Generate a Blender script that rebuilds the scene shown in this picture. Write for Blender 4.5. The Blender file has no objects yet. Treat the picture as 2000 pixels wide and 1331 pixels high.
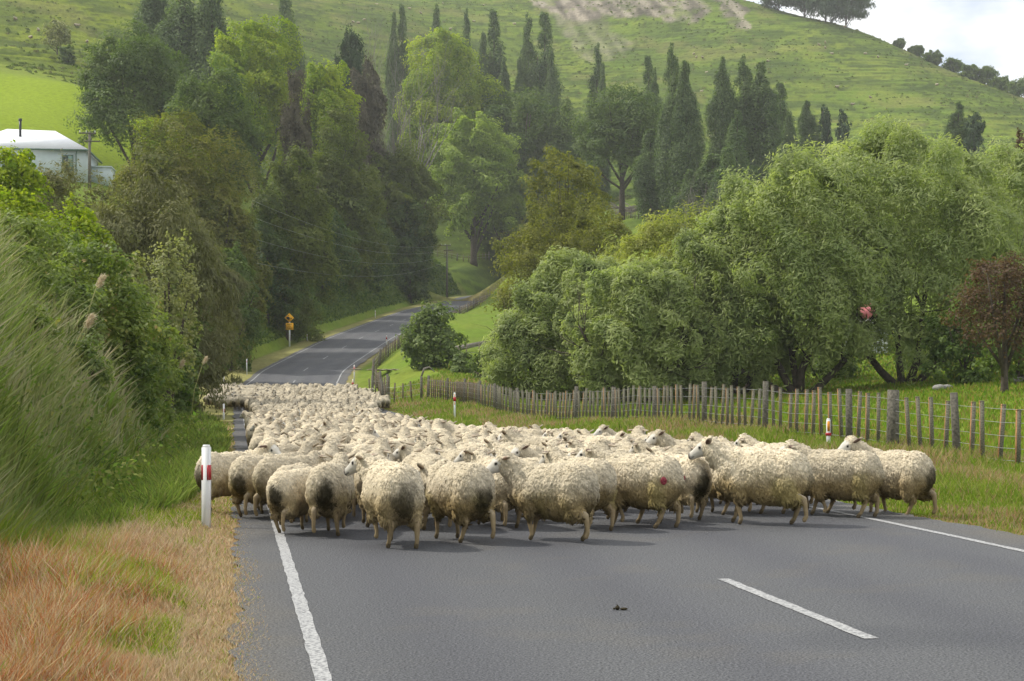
import bpy, bmesh, math, random
import numpy as np
from mathutils import Vector, Matrix, noise as mnoise
rng = np.random.default_rng(7); random.seed(7)
scene = bpy.context.scene
COL = scene.collection
R = math.radians

# ------------------------------------------------------------------ camera
F = 3000.0            # focal length in pixels of the 2000 px wide photograph
CX, CY, CH = 1000.0, 744.0, 1.45
cam = bpy.data.cameras.new('camera'); cam.sensor_width = 36; cam.lens = 54.0
cam.shift_y = 78.5 / 2000; cam.clip_start = 0.1; cam.clip_end = 6000
camo = bpy.data.objects.new('camera', cam); COL.objects.link(camo)
camo.location = (0, 0, CH); camo.rotation_euler = (R(90), 0, 0)
scene.camera = camo
# ------------------------------------------------------------------ light
SUN = Vector((-0.80, 0.22, 0.93)).normalized()
sl = bpy.data.lights.new('sun', 'SUN'); sl.energy = 2.75; sl.angle = R(3); sl.color = (1, .95, .86)
so = bpy.data.objects.new('sun', sl); COL.objects.link(so)
so.rotation_euler = SUN.to_track_quat('Z', 'Y').to_euler(); so.location = (-60, 20, 80)
world = bpy.data.worlds.new('World'); scene.world = world; world.use_nodes = True
wt = world.node_tree; wt.nodes.clear()
def wn(t, **k):
    n = wt.nodes.new(t)
    for a, b in k.items(): setattr(n, a, b)
    return n
sky = wn('ShaderNodeTexSky', sky_type='NISHITA', sun_disc=False)
sky.sun_elevation = math.asin(SUN.z); sky.sun_rotation = math.atan2(SUN.x, SUN.y)
b1 = wn('ShaderNodeBackground'); b1.inputs[1].default_value = .11
wt.links.new(sky.outputs[0], b1.inputs[0])
tc = wn('ShaderNodeTexCoord'); mp = wn('ShaderNodeMapping'); mp.inputs['Scale'].default_value = (1, 1, 2.2)
mp.inputs['Location'].default_value = (.35, .1, .2)
nz = wn('ShaderNodeTexNoise'); nz.inputs['Scale'].default_value = 5.5; nz.inputs['Detail'].default_value = 9; nz.inputs['Roughness'].default_value = .52
cr = wn('ShaderNodeValToRGB'); cr.color_ramp.elements[0].position = .30; cr.color_ramp.elements[1].position = .52
nz2 = wn('ShaderNodeTexNoise'); nz2.inputs['Scale'].default_value = 7; nz2.inputs['Detail'].default_value = 8
cr2 = wn('ShaderNodeValToRGB')
cr2.color_ramp.elements[0].color = (.60, .64, .70, 1); cr2.color_ramp.elements[0].position = .3
cr2.color_ramp.elements[1].color = (.90, .89, .87, 1); cr2.color_ramp.elements[1].position = .62
b2 = wn('ShaderNodeBackground'); b2.inputs[1].default_value = 1.2
mx = wn('ShaderNodeMixShader'); wo = wn('ShaderNodeOutputWorld')
for a, b in ((tc.outputs['Generated'], mp.inputs[0]), (mp.outputs[0], nz.inputs['Vector']), (mp.outputs[0], nz2.inputs['Vector']),
             (nz.outputs[0], cr.inputs[0]), (nz2.outputs[0], cr2.inputs[0]), (cr2.outputs[0], b2.inputs[0]), (cr.outputs[0], mx.inputs[0]),
             (b1.outputs[0], mx.inputs[1]), (b2.outputs[0], mx.inputs[2]), (mx.outputs[0], wo.inputs[0])):
    wt.links.new(a, b)
scene.view_settings.view_transform = 'Standard'; scene.view_settings.look = 'None'
scene.view_settings.gamma = 1; scene.view_settings.exposure = .5; scene.view_settings.use_curve_mapping = False
try:
    scene.cycles.use_denoising = True; scene.cycles.max_bounces = 6; scene.cycles.diffuse_bounces = 3
    scene.cycles.transmission_bounces = 3; scene.cycles.glossy_bounces = 2; scene.cycles.sample_clamp_indirect = 4
except Exception: pass

# ------------------------------------------------------------------ helpers
def tag(o, label=None, cat=None, group=None, kind=None):
    for k, v in (('label', label), ('category', cat), ('group', group), ('kind', kind)):
        if v: o[k] = v
    return o
def mk(name, V, Q=None, T=None, attrs=None, mat=None, smooth=False, parent=None, link=True, loc=None):
    V = np.asarray(V, np.float32).reshape(-1, 3)
    Q = np.zeros((0, 4), np.int32) if Q is None else np.asarray(Q, np.int32).reshape(-1, 4)
    T = np.zeros((0, 3), np.int32) if T is None else np.asarray(T, np.int32).reshape(-1, 3)
    me = bpy.data.meshes.new(name)
    me.vertices.add(len(V)); me.vertices.foreach_set('co', V.ravel())
    li = np.concatenate([Q.ravel(), T.ravel()]).astype(np.int32)
    st = np.concatenate([np.arange(len(Q)) * 4, len(Q) * 4 + np.arange(len(T)) * 3]).astype(np.int32)
    me.loops.add(len(li)); me.loops.foreach_set('vertex_index', li)
    me.polygons.add(len(st)); me.polygons.foreach_set('loop_start', st)
    if smooth: me.polygons.foreach_set('use_smooth', np.ones(len(st), bool))
    me.update(calc_edges=True)
    for k, a in (attrs or {}).items():
        a = np.asarray(a, np.float32)
        if a.ndim == 1:
            me.attributes.new(k, 'FLOAT', 'POINT').data.foreach_set('value', a)
        else:
            if a.shape[1] == 3: a = np.concatenate([a, np.ones((len(a), 1), np.float32)], 1)
            me.attributes.new(k, 'FLOAT_COLOR', 'POINT').data.foreach_set('color', a.ravel())
    for m in (mat if isinstance(mat, (list, tuple)) else [mat]):
        if m: me.materials.append(m)
    if not link: return me
    o = bpy.data.objects.new(name, me); COL.objects.link(o)
    if loc is not None: o.location = loc
    if parent: o.parent = parent
    return o
def inst(name, me, parent=None, loc=(0, 0, 0)):
    o = bpy.data.objects.new(name, me); COL.objects.link(o); o.location = loc
    if parent: o.parent = parent
    return o
def empty(name, loc, rz=0):
    o = bpy.data.objects.new(name, None); COL.objects.link(o); o.location = loc; o.rotation_euler = (0, 0, rz)
    o.empty_display_size = .2
    return o
def dup(root, loc, rz=0, sc=(1, 1, 1)):
    r = root.copy(); COL.objects.link(r); r.location = loc; r.rotation_euler = (0, 0, rz); r.scale = sc
    for ch in list(root.children):
        c = ch.copy(); COL.objects.link(c); c.parent = r
        for g in list(ch.children):
            d = g.copy(); COL.objects.link(d); d.parent = c
    return r
class MB:
    """collects simple solids into one mesh"""
    def __init__(s): s.V = []; s.Q = []; s.T = []; s.n = 0
    def add(s, V, Q=(), T=()):
        s.V += [tuple(v) for v in V]; s.Q += [tuple(i + s.n for i in q) for q in Q]; s.T += [tuple(i + s.n for i in t) for t in T]
        s.n += len(V); return s
    def box(s, c, d, rz=0, taper=1):
        hx, hy, hz = d[0] / 2, d[1] / 2, d[2] / 2; ca, sa = math.cos(rz), math.sin(rz); V = []
        for z in (-1, 1):
            k = taper if z > 0 else 1
            for x, y in ((-1, -1), (1, -1), (1, 1), (-1, 1)):
                X, Y = x * hx * k, y * hy * k
                V.append((c[0] + X * ca - Y * sa, c[1] + X * sa + Y * ca, c[2] + z * hz))
        return s.add(V, [(3, 2, 1, 0), (4, 5, 6, 7), (0, 1, 5, 4), (1, 2, 6, 5), (2, 3, 7, 6), (3, 0, 4, 7)])
    def tube(s, pts, rad, n=6):
        pts = [Vector(p) for p in pts]
        if not hasattr(rad, '__len__'): rad = [rad] * len(pts)
        V = []; Q = []; T = []
        up = None
        for i, p in enumerate(pts):
            d = (pts[min(i + 1, len(pts) - 1)] - pts[max(i - 1, 0)]).normalized()
            if up is None:
                up = Vector((0, 0, 1)) if abs(d.z) < .9 else Vector((1, 0, 0))
            u = d.cross(up).normalized(); w = u.cross(d).normalized(); up = w
            for k in range(n):
                a = 2 * math.pi * k / n
                V.append(p + (u * math.cos(a) + w * math.sin(a)) * rad[i])
        for i in range(len(pts) - 1):
            for k in range(n):
                k2 = (k + 1) % n; Q.append((i * n + k, i * n + k2, (i + 1) * n + k2, (i + 1) * n + k))
        V.append(pts[0]); V.append(pts[-1]); a, b = len(V) - 2, len(V) - 1; L = (len(pts) - 1) * n
        for k in range(n):
            T.append((a, (k + 1) % n, k)); T.append((b, L + k, L + (k + 1) % n))
        return s.add(V, Q, T)
    def sphere(s, c, r, n=12, m=8, rot=None):
        if not hasattr(r, '__len__'): r = (r, r, r)
        V = []; Q = []; T = []; c = Vector(c)
        for j in range(1, m):
            t = math.pi * j / m
            for k in range(n):
                a = 2 * math.pi * k / n
                v = Vector((r[0] * math.sin(t) * math.cos(a), r[1] * math.sin(t) * math.sin(a), r[2] * math.cos(t)))
                if rot is not None: v = rot @ v
                V.append(c + v)
        tp = Vector((0, 0, r[2])); bt = Vector((0, 0, -r[2]))
        if rot is not None: tp, bt = rot @ tp, rot @ bt
        V += [c + tp, c + bt]
        for j in range(m - 2):
            for k in range(n):
                k2 = (k + 1) % n; Q.append((j * n + k, (j + 1) * n + k, (j + 1) * n + k2, j * n + k2))
        for k in range(n):
            k2 = (k + 1) % n; T.append((len(V) - 2, k, k2)); T.append((len(V) - 1, (m - 2) * n + k2, (m - 2) * n + k))
        return s.add(V, Q, T)
    def build(s, name, mat, parent=None, smooth=False, loc=None, link=True):
        return mk(name, s.V, s.Q, s.T, mat=mat, parent=parent, smooth=smooth, loc=loc, link=link)
def hsh(ix, iy, seed):
    n = (ix.astype(np.int64) * 374761393 + iy.astype(np.int64) * 668265263 + seed * 974711) & 0x7fffffff
    n = ((n ^ (n >> 13)) * 1274126177) & 0x7fffffff
    n = (n ^ (n >> 16)) & 0xffff
    return n / 65535.0
def vn(x, y, seed=0):
    x = np.asarray(x, float); y = np.asarray(y, float)
    ix, iy = np.floor(x), np.floor(y); fx, fy = x - ix, y - iy
    fx = fx * fx * (3 - 2 * fx); fy = fy * fy * (3 - 2 * fy)
    a = hsh(ix, iy, seed); b = hsh(ix + 1, iy, seed); c = hsh(ix, iy + 1, seed); d = hsh(ix + 1, iy + 1, seed)
    return (a * (1 - fx) + b * fx) * (1 - fy) + (c * (1 - fx) + d * fx) * fy
def fbm(x, y, seed=0, o=4):
    s = 0; a = .5; t = 0
    for i in range(o):
        s = s + a * vn(x * 2 ** i, y * 2 ** i, seed + i * 17); t += a; a *= .5
    return s / t
def sst(a, b, x):
    t = np.clip((np.asarray(x, float) - a) / (b - a), 0, 1); return t * t * (3 - 2 * t)
def PX(px, py, D): return ((px - CX) / F * D, D, CH - (py - CY) / F * D)

# ------------------------------------------------------------------ materials
def nmat(name):
    m = bpy.data.materials.new(name); m.use_nodes = True; t = m.node_tree; t.nodes.clear()
    o = t.nodes.new('ShaderNodeOutputMaterial'); p = t.nodes.new('ShaderNodeBsdfPrincipled'); t.links.new(p.outputs[0], o.inputs[0])
    return m, t, p, o
def N(t, ty, **k):
    n = t.nodes.new(ty)
    for a, b in k.items():
        if a.startswith('i_'): n.inputs[a[2:].replace('_', ' ')].default_value = b
        else: setattr(n, a, b)
    return n
def flat(name, c, rough=.7, var=.25, scale=8, metal=0, spec=.3, bump=0):
    m, t, p, o = nmat(name)
    tcn = N(t, 'ShaderNodeTexCoord'); nzn = N(t, 'ShaderNodeTexNoise', i_Scale=scale, i_Detail=6)
    t.links.new(tcn.outputs['Object'], nzn.inputs['Vector'])
    rp = N(t, 'ShaderNodeValToRGB'); e = rp.color_ramp.elements
    e[0].position = .3; e[1].position = .7
    e[0].color = tuple(x * (1 - var) for x in c) + (1,); e[1].color = tuple(min(1, x * (1 + var)) for x in c) + (1,)
    t.links.new(nzn.outputs[0], rp.inputs[0]); t.links.new(rp.outputs[0], p.inputs['Base Color'])
    p.inputs['Roughness'].default_value = rough; p.inputs['Metallic'].default_value = metal; p.inputs['Specular IOR Level'].default_value = spec
    if bump:
        b = N(t, 'ShaderNodeBump', i_Strength=bump, i_Distance=.02); t.links.new(nzn.outputs[0], b.inputs['Height']); t.links.new(b.outputs[0], p.inputs['Normal'])
    return m
def leafmat(name, a, b, tr=.35, rough=.45, spec=.35, c=None):
    """leaf: colour by the per-leaf attribute v, a share of the light passing through"""
    a, b = (a[0] * 2.0, a[1] * 1.85, a[2] * 1.5), (b[0] * 1.9, b[1] * 1.75, b[2] * 1.4)
    m, t, p, o = nmat(name)
    at = N(t, 'ShaderNodeAttribute', attribute_name='v')
    rp = N(t, 'ShaderNodeValToRGB'); e = rp.color_ramp.elements
    e[0].color = a + (1,); e[0].position = .1; e[1].color = b + (1,); e[1].position = .9
    if c: k = e.new(.985); k.color = c + (1,)
    t.links.new(at.outputs['Fac'], rp.inputs[0]); t.links.new(rp.outputs[0], p.inputs['Base Color'])
    p.inputs['Roughness'].default_value = max(rough, .55); p.inputs['Specular IOR Level'].default_value = spec * .6
    tr = min(.55, tr + .12)
    tl = N(t, 'ShaderNodeBsdfTranslucent'); g = N(t, 'ShaderNodeMix', data_type='RGBA', blend_type='MULTIPLY'); g.inputs[0].default_value = 1
    t.links.new(rp.outputs[0], g.inputs[6]); g.inputs[7].default_value = (1.15, 1.25, .6, 1)
    t.links.new(g.outputs[2], tl.inputs[0])
    ms = N(t, 'ShaderNodeMixShader'); ms.inputs[0].default_value = tr
    t.links.new(p.outputs[0], ms.inputs[1]); t.links.new(tl.outputs[0], ms.inputs[2]); t.links.new(ms.outputs[0], o.inputs[0])
    return m
def colmat(name, rough=.85, spec=.15, tr=0, noise=0, nscale=6, bump=0, bscale=30, bdist=.02, rnd=0):
    """colour from the vertex attribute Col, mottled by noise"""
    m, t, p, o = nmat(name)
    at = N(t, 'ShaderNodeAttribute', attribute_name='Col'); c = at.outputs['Color']
    tcn = N(t, 'ShaderNodeTexCoord')
    if noise:
        nzn = N(t, 'ShaderNodeTexNoise', i_Scale=nscale, i_Detail=8, i_Roughness=.65); t.links.new(tcn.outputs['Object'], nzn.inputs['Vector'])
        mr = N(t, 'ShaderNodeMapRange'); mr.inputs[1].default_value = .25; mr.inputs[2].default_value = .75; mr.inputs[3].default_value = 1 - noise; mr.inputs[4].default_value = 1 + noise
        t.links.new(nzn.outputs[0], mr.inputs[0])
        vm = N(t, 'ShaderNodeVectorMath', operation='SCALE'); t.links.new(c, vm.inputs[0]); t.links.new(mr.outputs[0], vm.inputs['Scale']); c = vm.outputs[0]
    if rnd:
        oi = N(t, 'ShaderNodeObjectInfo'); mr = N(t, 'ShaderNodeMapRange'); mr.inputs[3].default_value = 1 - rnd; mr.inputs[4].default_value = 1 + rnd * .5
        t.links.new(oi.outputs['Random'], mr.inputs[0])
        vm = N(t, 'ShaderNodeVectorMath', operation='SCALE'); t.links.new(c, vm.inputs[0]); t.links.new(mr.outputs[0], vm.inputs['Scale']); c = vm.outputs[0]
    t.links.new(c, p.inputs['Base Color'])
    p.inputs['Roughness'].default_value = rough; p.inputs['Specular IOR Level'].default_value = spec
    if bump:
        nb = N(t, 'ShaderNodeTexNoise', i_Scale=bscale, i_Detail=5); t.links.new(tcn.outputs['Object'], nb.inputs['Vector'])
        b = N(t, 'ShaderNodeBump', i_Strength=bump, i_Distance=bdist); t.links.new(nb.outputs[0], b.inputs['Height']); t.links.new(b.outputs[0], p.inputs['Normal'])
    if tr:
        tl = N(t, 'ShaderNodeBsdfTranslucent'); t.links.new(c, tl.inputs[0])
        ms = N(t, 'ShaderNodeMixShader'); ms.inputs[0].default_value = tr
        t.links.new(p.outputs[0], ms.inputs[1]); t.links.new(tl.outputs[0], ms.inputs[2]); t.links.new(ms.outputs[0], o.inputs[0])
    return m
M = dict(
    bark=flat('bark', (.075, .06, .045), .9, .5, 6, bump=.6), paleBark=flat('pale_bark', (.2, .18, .15), .9, .3, 6, bump=.5),
    deadwood=flat('dead_wood', (.22, .20, .17), .9, .3, 6), post=flat('weathered_wood', (.13, .12, .095), .9, .5, 22, bump=.6),
    lichen=flat('lichened_wood', (.17, .16, .115), .95, .5, 40, bump=.8), batten=flat('batten_wood', (.16, .13, .09), .9, .5, 30, bump=.5),
    russet=flat('orange_brown_wood', (.34, .18, .08), .9, .4, 20), wire=flat('galvanised_wire', (.42, .43, .42), .45, .1, 8, metal=.6),
    white=flat('white_paint', (.72, .73, .72), .5, .06, 6), red=flat('red_reflector', (.42, .02, .03), .35, .1, 20), amber=flat('amber_reflector', (.75, .28, .01), .35, .1, 20),
    yellow=flat('sign_yellow', (.86, .43, .008), .4, .06, 4), black=flat('sign_black', (.012, .012, .012), .5, .1, 8),
    roof=flat('white_roof_iron', (.86, .87, .88), .4, .04, 1.5), wall=flat('pale_blue_weatherboard', (.5, .57, .56), .7, .06, 2), trim=flat('green_trim', (.10, .17, .13), .6, .1, 4),
    glass=flat('dark_window_glass', (.04, .06, .055), .1, .2, 2, spec=.6), curtain=flat('green_blind', (.2, .31, .27), .8, .1, 2),
    flue=flat('dark_flue', (.03, .032, .04), .4, .2, 6, metal=.5), redroof=flat('red_roof_iron', (.55, .17, .17), .5, .1, 2), shedwall=flat('white_shed_wall', (.75, .76, .75), .7, .05, 3),
    dung=flat('dung', (.035, .028, .012), .8, .5, 60, bump=.5), rock=flat('grey_rock', (.27, .26, .24), .9, .3, 8, bump=.6),
    dirt=flat('bare_dirt', (.3, .26, .2), .95, .25, 3, bump=.5), tag_red=flat('raddle_red', (.24, .03, .045), .6, .3, 40, bump=.5))
def slatwall(): pass

# ------------------------------------------------------------------ road line and terrain heights
_ry = np.arange(-40, 900, 1.0)
def _smooth(ys, vs, w):
    v = np.interp(_ry, ys, vs); k = np.hanning(w); k /= k.sum()
    return np.convolve(np.pad(v, w // 2, mode='edge'), k, mode='valid')[:len(_ry)]
_rx = _smooth([-40, 0, 60, 92, 106, 118, 130, 150, 180, 205, 215, 250, 290, 340, 900], [10.84, 3.58, -7.31, -13.1, -15.3, -16.2, -15.8, -14.75, -12.6, -10.6, -9.5, -5, 5, 24, 60], 15)
_rz = _smooth([-40, 16, 25, 40, 55, 68, 80, 95, 112, 130, 150, 180, 215, 250, 290, 340, 900], [0, 0, -.1, -.22, -.18, -.02, .12, .55, 1.5, 3.4, 5.65, 8.6, 12, 15.3, 18, 21, 30], 11)
_rc = np.cos(np.arctan(np.gradient(_rx)))
def xr(Y): return np.interp(Y, _ry, _rx)
def zr(Y): return np.interp(Y, _ry, _rz)
ctrl = []
for Y in (-20, 0, 30, 60, 90, 120):
    for a, z in ((14, 7.0), (22, 11), (31, 15), (50, 23), (80, 32)): ctrl.append((float(xr(Y)) - a, Y, float(zr(Y)) + z))
for Y in (180, 215):
    for a, z in ((14, 6), (24, 11)): ctrl.append((float(xr(Y)) - a, Y, float(zr(Y)) + z))
ctrl += [(-45, 150, 21.6), (-38, 152, 20.6), (-52, 148, 22.3), (-28, 150, 15), (-60, 180, 31), (-52, 185, 30.7), (-70, 210, 40), (-61, 215, 42.6), (-93, 280, 61.5), (-72, 270, 57), (-93.5, 330, 83), (-82, 350, 88), (-140, 300, 75),
    (-57, 430, 101), (-64, 460, 115), (-31, 470, 110), (0, 470, 102), (0, 540, 135), (47, 560, 140), (76, 520, 130), (46, 460, 100), (41, 410, 75.8), (49, 370, 56), (23, 280, 34.5),
    (112, 480, 109), (95.7, 410, 75.8), (84, 360, 58), (127.5, 450, 92), (137, 410, 75), (113, 340, 53), (-20, 400, 72), (-40, 350, 58), (10, 380, 62), (0, 320, 40),
    (90, 600, 128), (140, 590, 92), (170, 520, 58), (210, 460, 60), (165, 380, 54), (200, 330, 45), (60, 640, 140), (0, 640, 150), (-70, 620, 150), (-160, 420, 115), (-160, 560, 140), (-250, 400, 110), (-220, 250, 70), (-180, 150, 50), (250, 600, 40), (300, 400, 60),
    (-9.7, 290, 24), (-9, 270, 19.8), (19.5, 255, 29), (22, 260, 30), (36, 290, 39),
    (-4, 170, 6.8), (-2.6, 110, 2.6), (-1.1, 85, 1.0), (-4.1, 88, 1.42), (0, 72, .78), (6.8, 68, .59), (15.2, 66, .77), (18.6, 62, 1.02), (15, 45, .5), (19.3, 58, 1.43), (7.6, 40, 0.1), (11, 50, .3),
    (8.1, 25, -.1), (4.8, 14, -.06), (8, 10, -.1), (14, 20, 0), (12, 33, .05), (-2.8, 77, -.02), (-.5, 60, -.2), (20, 40, .6), (10, 0, -.1), (25, 0, .3), (20, -20, 0), (40, 30, 2), (30, 60, 2.0), (40, 90, 5), (30, 120, 7), (60, 150, 20), (60, 220, 30), (85, 280, 43), (40, 180, 17), (20, 200, 16), (10, 150, 8.5), (5, 120, 5.0), (12, 95, 2.4), (90, 60, 10), (120, 150, 30), (120, 0, 8), (150, 250, 45)]
ctrl = np.array(ctrl, float)
EPS = 14.0
def _phi(A, B): return np.sqrt(((A[:, None, :] - B[None]) ** 2).sum(-1) + EPS * EPS)
_K = _phi(ctrl[:, :2], ctrl[:, :2]); n_ = len(ctrl)
_A = np.block([[_K + .6 * np.eye(n_) * -1, np.c_[np.ones(n_), ctrl[:, :2]]], [np.r_[np.ones((1, n_)), ctrl[:, :2].T], np.zeros((3, 3))]])
_w = np.linalg.solve(_A, np.r_[ctrl[:, 2], 0, 0, 0])
def zfar(X, Y):
    P = np.c_[X.ravel(), Y.ravel()]; out = np.empty(len(P))
    for i in range(0, len(P), 20000):
        q = P[i:i + 20000]; out[i:i + 20000] = _phi(q, ctrl[:, :2]) @ _w[:n_] + _w[n_] + q @ _w[n_ + 1:]
    return out.reshape(X.shape)
def av(Y): return np.interp(Y, [-40, 20, 40, 58, 68, 78, 100, 140, 170, 900], [4.9, 4.75, 4.6, 5.0, 6.6, 7.6, 7.4, 5.6, 5.2, 5.2])
def soff(X, Y): return (X - xr(Y)) * np.interp(Y, _ry, _rc)
def terr(X, Y, detail=True):
    X, Y = np.broadcast_arrays(np.asarray(X, float), np.asarray(Y, float)); shp = X.shape
    X = np.atleast_1d(X); Y = np.atleast_1d(Y)
    s = soff(X, Y); z0 = zr(Y); zf = zfar(X, Y)
    a = -s - (av(Y) - 4.9)
    pl = np.interp(a, [-50, 3.4, 4.6, 5.2, 5.5, 6.2, 7.2, 9, 12, 40], [-.03, -.03, -.07, -.30, -.2, 1.1, 2.35, 4.2, 6.2, 17])
    pl = np.where(-s < 3.5, -.03, pl)
    far_ = sst(290, 325, Y); wl = np.maximum(sst(7.5, 15, a), far_)
    zl = (z0 + pl) * (1 - wl) + zf * wl
    pr = np.interp(s, [-50, 3.6, 4.2, 50], [-.03, -.03, -.08, -.08])
    wr = np.maximum(sst(4.6, 9.5, s), far_)
    zrgt = (z0 + pr) * (1 - wr) + zf * wr
    z = np.where(s < 0, zl, zrgt)
    if detail:
        wn_ = sst(4, 9, np.abs(s))
        z = z + wn_ * (.12 * (fbm(X * .5, Y * .5, 3) - .5) + .8 * sst(60, 200, Y) * (fbm(X * .06, Y * .06, 5) - .5))
        hw = sst(225, 265, Y) * sst(30, 46, z)
        ph = (z + 1.5 * fbm(X * .05, Y * .05, 8, 3) + .5 * fbm(X * .25, Y * .25, 9, 2)) / 1.45
        fr = ph - np.floor(ph)
        amp = .5 + 1.0 * fbm(X * .03, Y * .03, 12, 3)
        z = z + hw * amp * (np.minimum(fr * 4, (1 - fr) * 1.333) - .5) * .9
        z = z + hw * 2.2 * (fbm(X * .022, Y * .022, 31, 3) - .5)
    return z.reshape(shp)
def TZ(x, y): return float(terr(np.array([x]), np.array([y]))[0])
def hit(px, py, d0=60, d1=640):
    D = np.arange(d0, d1, 1.0); g = terr((px - CX) / F * D, D, False); ray = CH - (py - CY) / F * D
    k = np.argmax(g > ray)
    return float(D[k]) if (g > ray).any() else d1
def skyline(px):
    D = np.arange(240, 640, 2.0); g = terr((px - CX) / F * D, D); k = np.argmax((g - CH) / D)
    return float(D[k])

# ------------------------------------------------------------------ ground sheet
GREEN = np.array([.14, .195, .028]); LUSH = np.array([.12, .20, .02]); YEL = np.array([.20, .24, .035]); DRY = np.array([.38, .285, .16]); SOIL = np.array([.235, .205, .155]); DARK = np.array([.045, .07, .015])
def ground_colour(X, Y, Z):
    s = soff(X, Y); n1 = fbm(X * .9, Y * .9, 21); n2 = fbm(X * .08, Y * .08, 22); n3 = fbm(X * .35, Y * .35, 23)
    C = np.broadcast_to(GREEN, X.shape + (3,)).copy()
    def mixc(c, w): C[:] = C * (1 - w[..., None]) + c * w[..., None]
    mixc(YEL, sst(.42, .62, n2) * .55); mixc(LUSH, sst(.5, .7, n3) * .5)
    # dry strip beside the seal
    av_ = av(Y)
    lw = sst(-av_ - .6, -av_ + .9, s + (n1 - .5) * 1.2) * (s < 0); mixc(DRY, lw * np.where(Y > 55, .45, .95) * (Y < 290))
    rw = (1 - sst(3.7, 4.5, s + (n1 - .5) * .8)) * (s > 0); mixc(DRY * .8, rw * .7 * (Y < 290))
    # hill: bright spurs, tussocky dark patches, darker stripes along the terrace risers, slip scars
    hw = sst(225, 260, Y)
    lf = sst(-45, -75, X) * hw; mixc(np.array([.20, .245, .022]), lf * .85)
    pad = sst(165, 180, Y) * (1 - sst(222, 232, Y)) * sst(-38, -45, X); mixc(np.array([.20, .27, .016]), pad)
    ph = fbm(X * .045, Y * .045 + Z * .05, 40, 4); mixc(DARK * 1.4, sst(.53, .7, ph) * hw * .55)
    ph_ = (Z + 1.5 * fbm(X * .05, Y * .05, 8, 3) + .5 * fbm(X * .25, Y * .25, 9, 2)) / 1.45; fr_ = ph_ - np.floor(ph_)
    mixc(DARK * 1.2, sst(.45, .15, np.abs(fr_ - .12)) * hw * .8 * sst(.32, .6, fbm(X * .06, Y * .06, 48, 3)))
    st = fbm(X * .12, Z * .75 + fbm(X * .05, Y * .05, 44) * 3, 43, 3); mixc(DARK * 1.3, sst(.50, .66, st) * hw * .75 * (1 - .2 * lf)); fl2 = fbm(X * .5, Z * .8, 47, 2); mixc(DARK, sst(.66, .74, fl2) * hw * .7)
    mixc(np.array([.22, .2, .07]), sst(.58, .72, fbm(X * .1, Y * .1, 46)) * hw * .35)
    return C, hw
sl_pts = []
def seg_dist(X, Z, pts):
    d = np.full(X.shape, 1e9)
    for (x0, z0), (x1, z1) in zip(pts[:-1], pts[1:]):
        vx, vz = x1 - x0, z1 - z0; t = np.clip(((X - x0) * vx + (Z - z0) * vz) / (vx * vx + vz * vz), 0, 1)
        d = np.minimum(d, np.hypot(X - x0 - t * vx, Z - z0 - t * vz))
    return d
# slips: lines on the hill face given in metres across and up
SLIPS = [([(8, 150), (15, 134), (23, 126)], 7.5, 1), ([(23, 126), (40, 125), (58, 121)], 6.0, .95), ([(69, 136), (71, 122), (70, 112)], 3.4, .9), ([(22, 122), (27, 103)], 8, .42)]
Yg = [-12.0]; 
while Yg[-1] < 660:
    y = Yg[-1]; st = .25 if y < 30 else .25 + (y - 30) * .012 if y < 120 else 1.35
    if 225 < y < 600: st = .62
    elif y >= 600: st = 5
    Yg.append(y + st)
Yg = np.array(Yg); U = np.linspace(-1, 1, 560); U = np.sign(U) * (np.abs(U) ** 1.35)
Yg2, Ug = np.meshgrid(Yg, U, indexing='ij')
wX = 28 + .62 * np.clip(Yg2, 0, 1e9) * np.where(Yg2 < 200, 1, 1 - .45 * sst(200, 450, Yg2)) + 0 * Ug
Xg = Ug * wX + np.clip(xr(Yg2), -14, 14) * (1 - np.abs(Ug)) * (Yg2 < 230)
Zg = terr(Xg, Yg2)
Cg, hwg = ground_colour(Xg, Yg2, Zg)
Dg = np.zeros(Xg.shape)
for pts, wd, k in SLIPS:
    d = seg_dist(Xg, Zg, pts) + 5.5 * (fbm(Xg * .16, Zg * .2, 60, 4) - .5) + 2.5 * (fbm(Xg * .5, Zg * .3, 61, 3) - .5)
    Dg = np.maximum(Dg, (1 - sst(wd * .95, wd * 1.2, d)) * k * (1 - .6 * sst(.58, .66, fbm(Xg * .22, Zg * .35, 67))) * (Yg2 > 330))
dl = seg_dist(Xg, Zg, [(-105, 52.5), (-86, 51)]) + 3 * (fbm(Xg * .3, Zg * .3, 62) - .5)
Dg = np.maximum(Dg, (1 - sst(2.0, 3.2, dl)) * .8 * (Yg2 > 225) * (Yg2 < 330))
gul = fbm(Xg * .45 + Zg * .1, Zg * .07, 64, 4); scol = SOIL * (.55 + .9 * sst(.3, .7, gul))[..., None] * (1 - .45 * sst(.55, .75, fbm(Xg * .3, Zg * .3, 66)))[..., None]
Cg = Cg * (1 - Dg[..., None]) + scol * Dg[..., None]
nr, nc = Xg.shape; idx = np.arange(nr * nc).reshape(nr, nc)
Qg = np.stack([idx[:-1, :-1], idx[:-1, 1:], idx[1:, 1:], idx[1:, :-1]], -1).reshape(-1, 4)
gm = colmat('pasture', .95, .05, noise=.28, nscale=1.6, bump=.6, bscale=3.0, bdist=.25)
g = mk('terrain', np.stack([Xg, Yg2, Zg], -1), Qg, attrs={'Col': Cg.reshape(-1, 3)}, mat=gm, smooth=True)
tag(g, 'green grassy ground rising to a steep terraced hill with bare earth slips', 'terrain', kind='structure')

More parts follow.
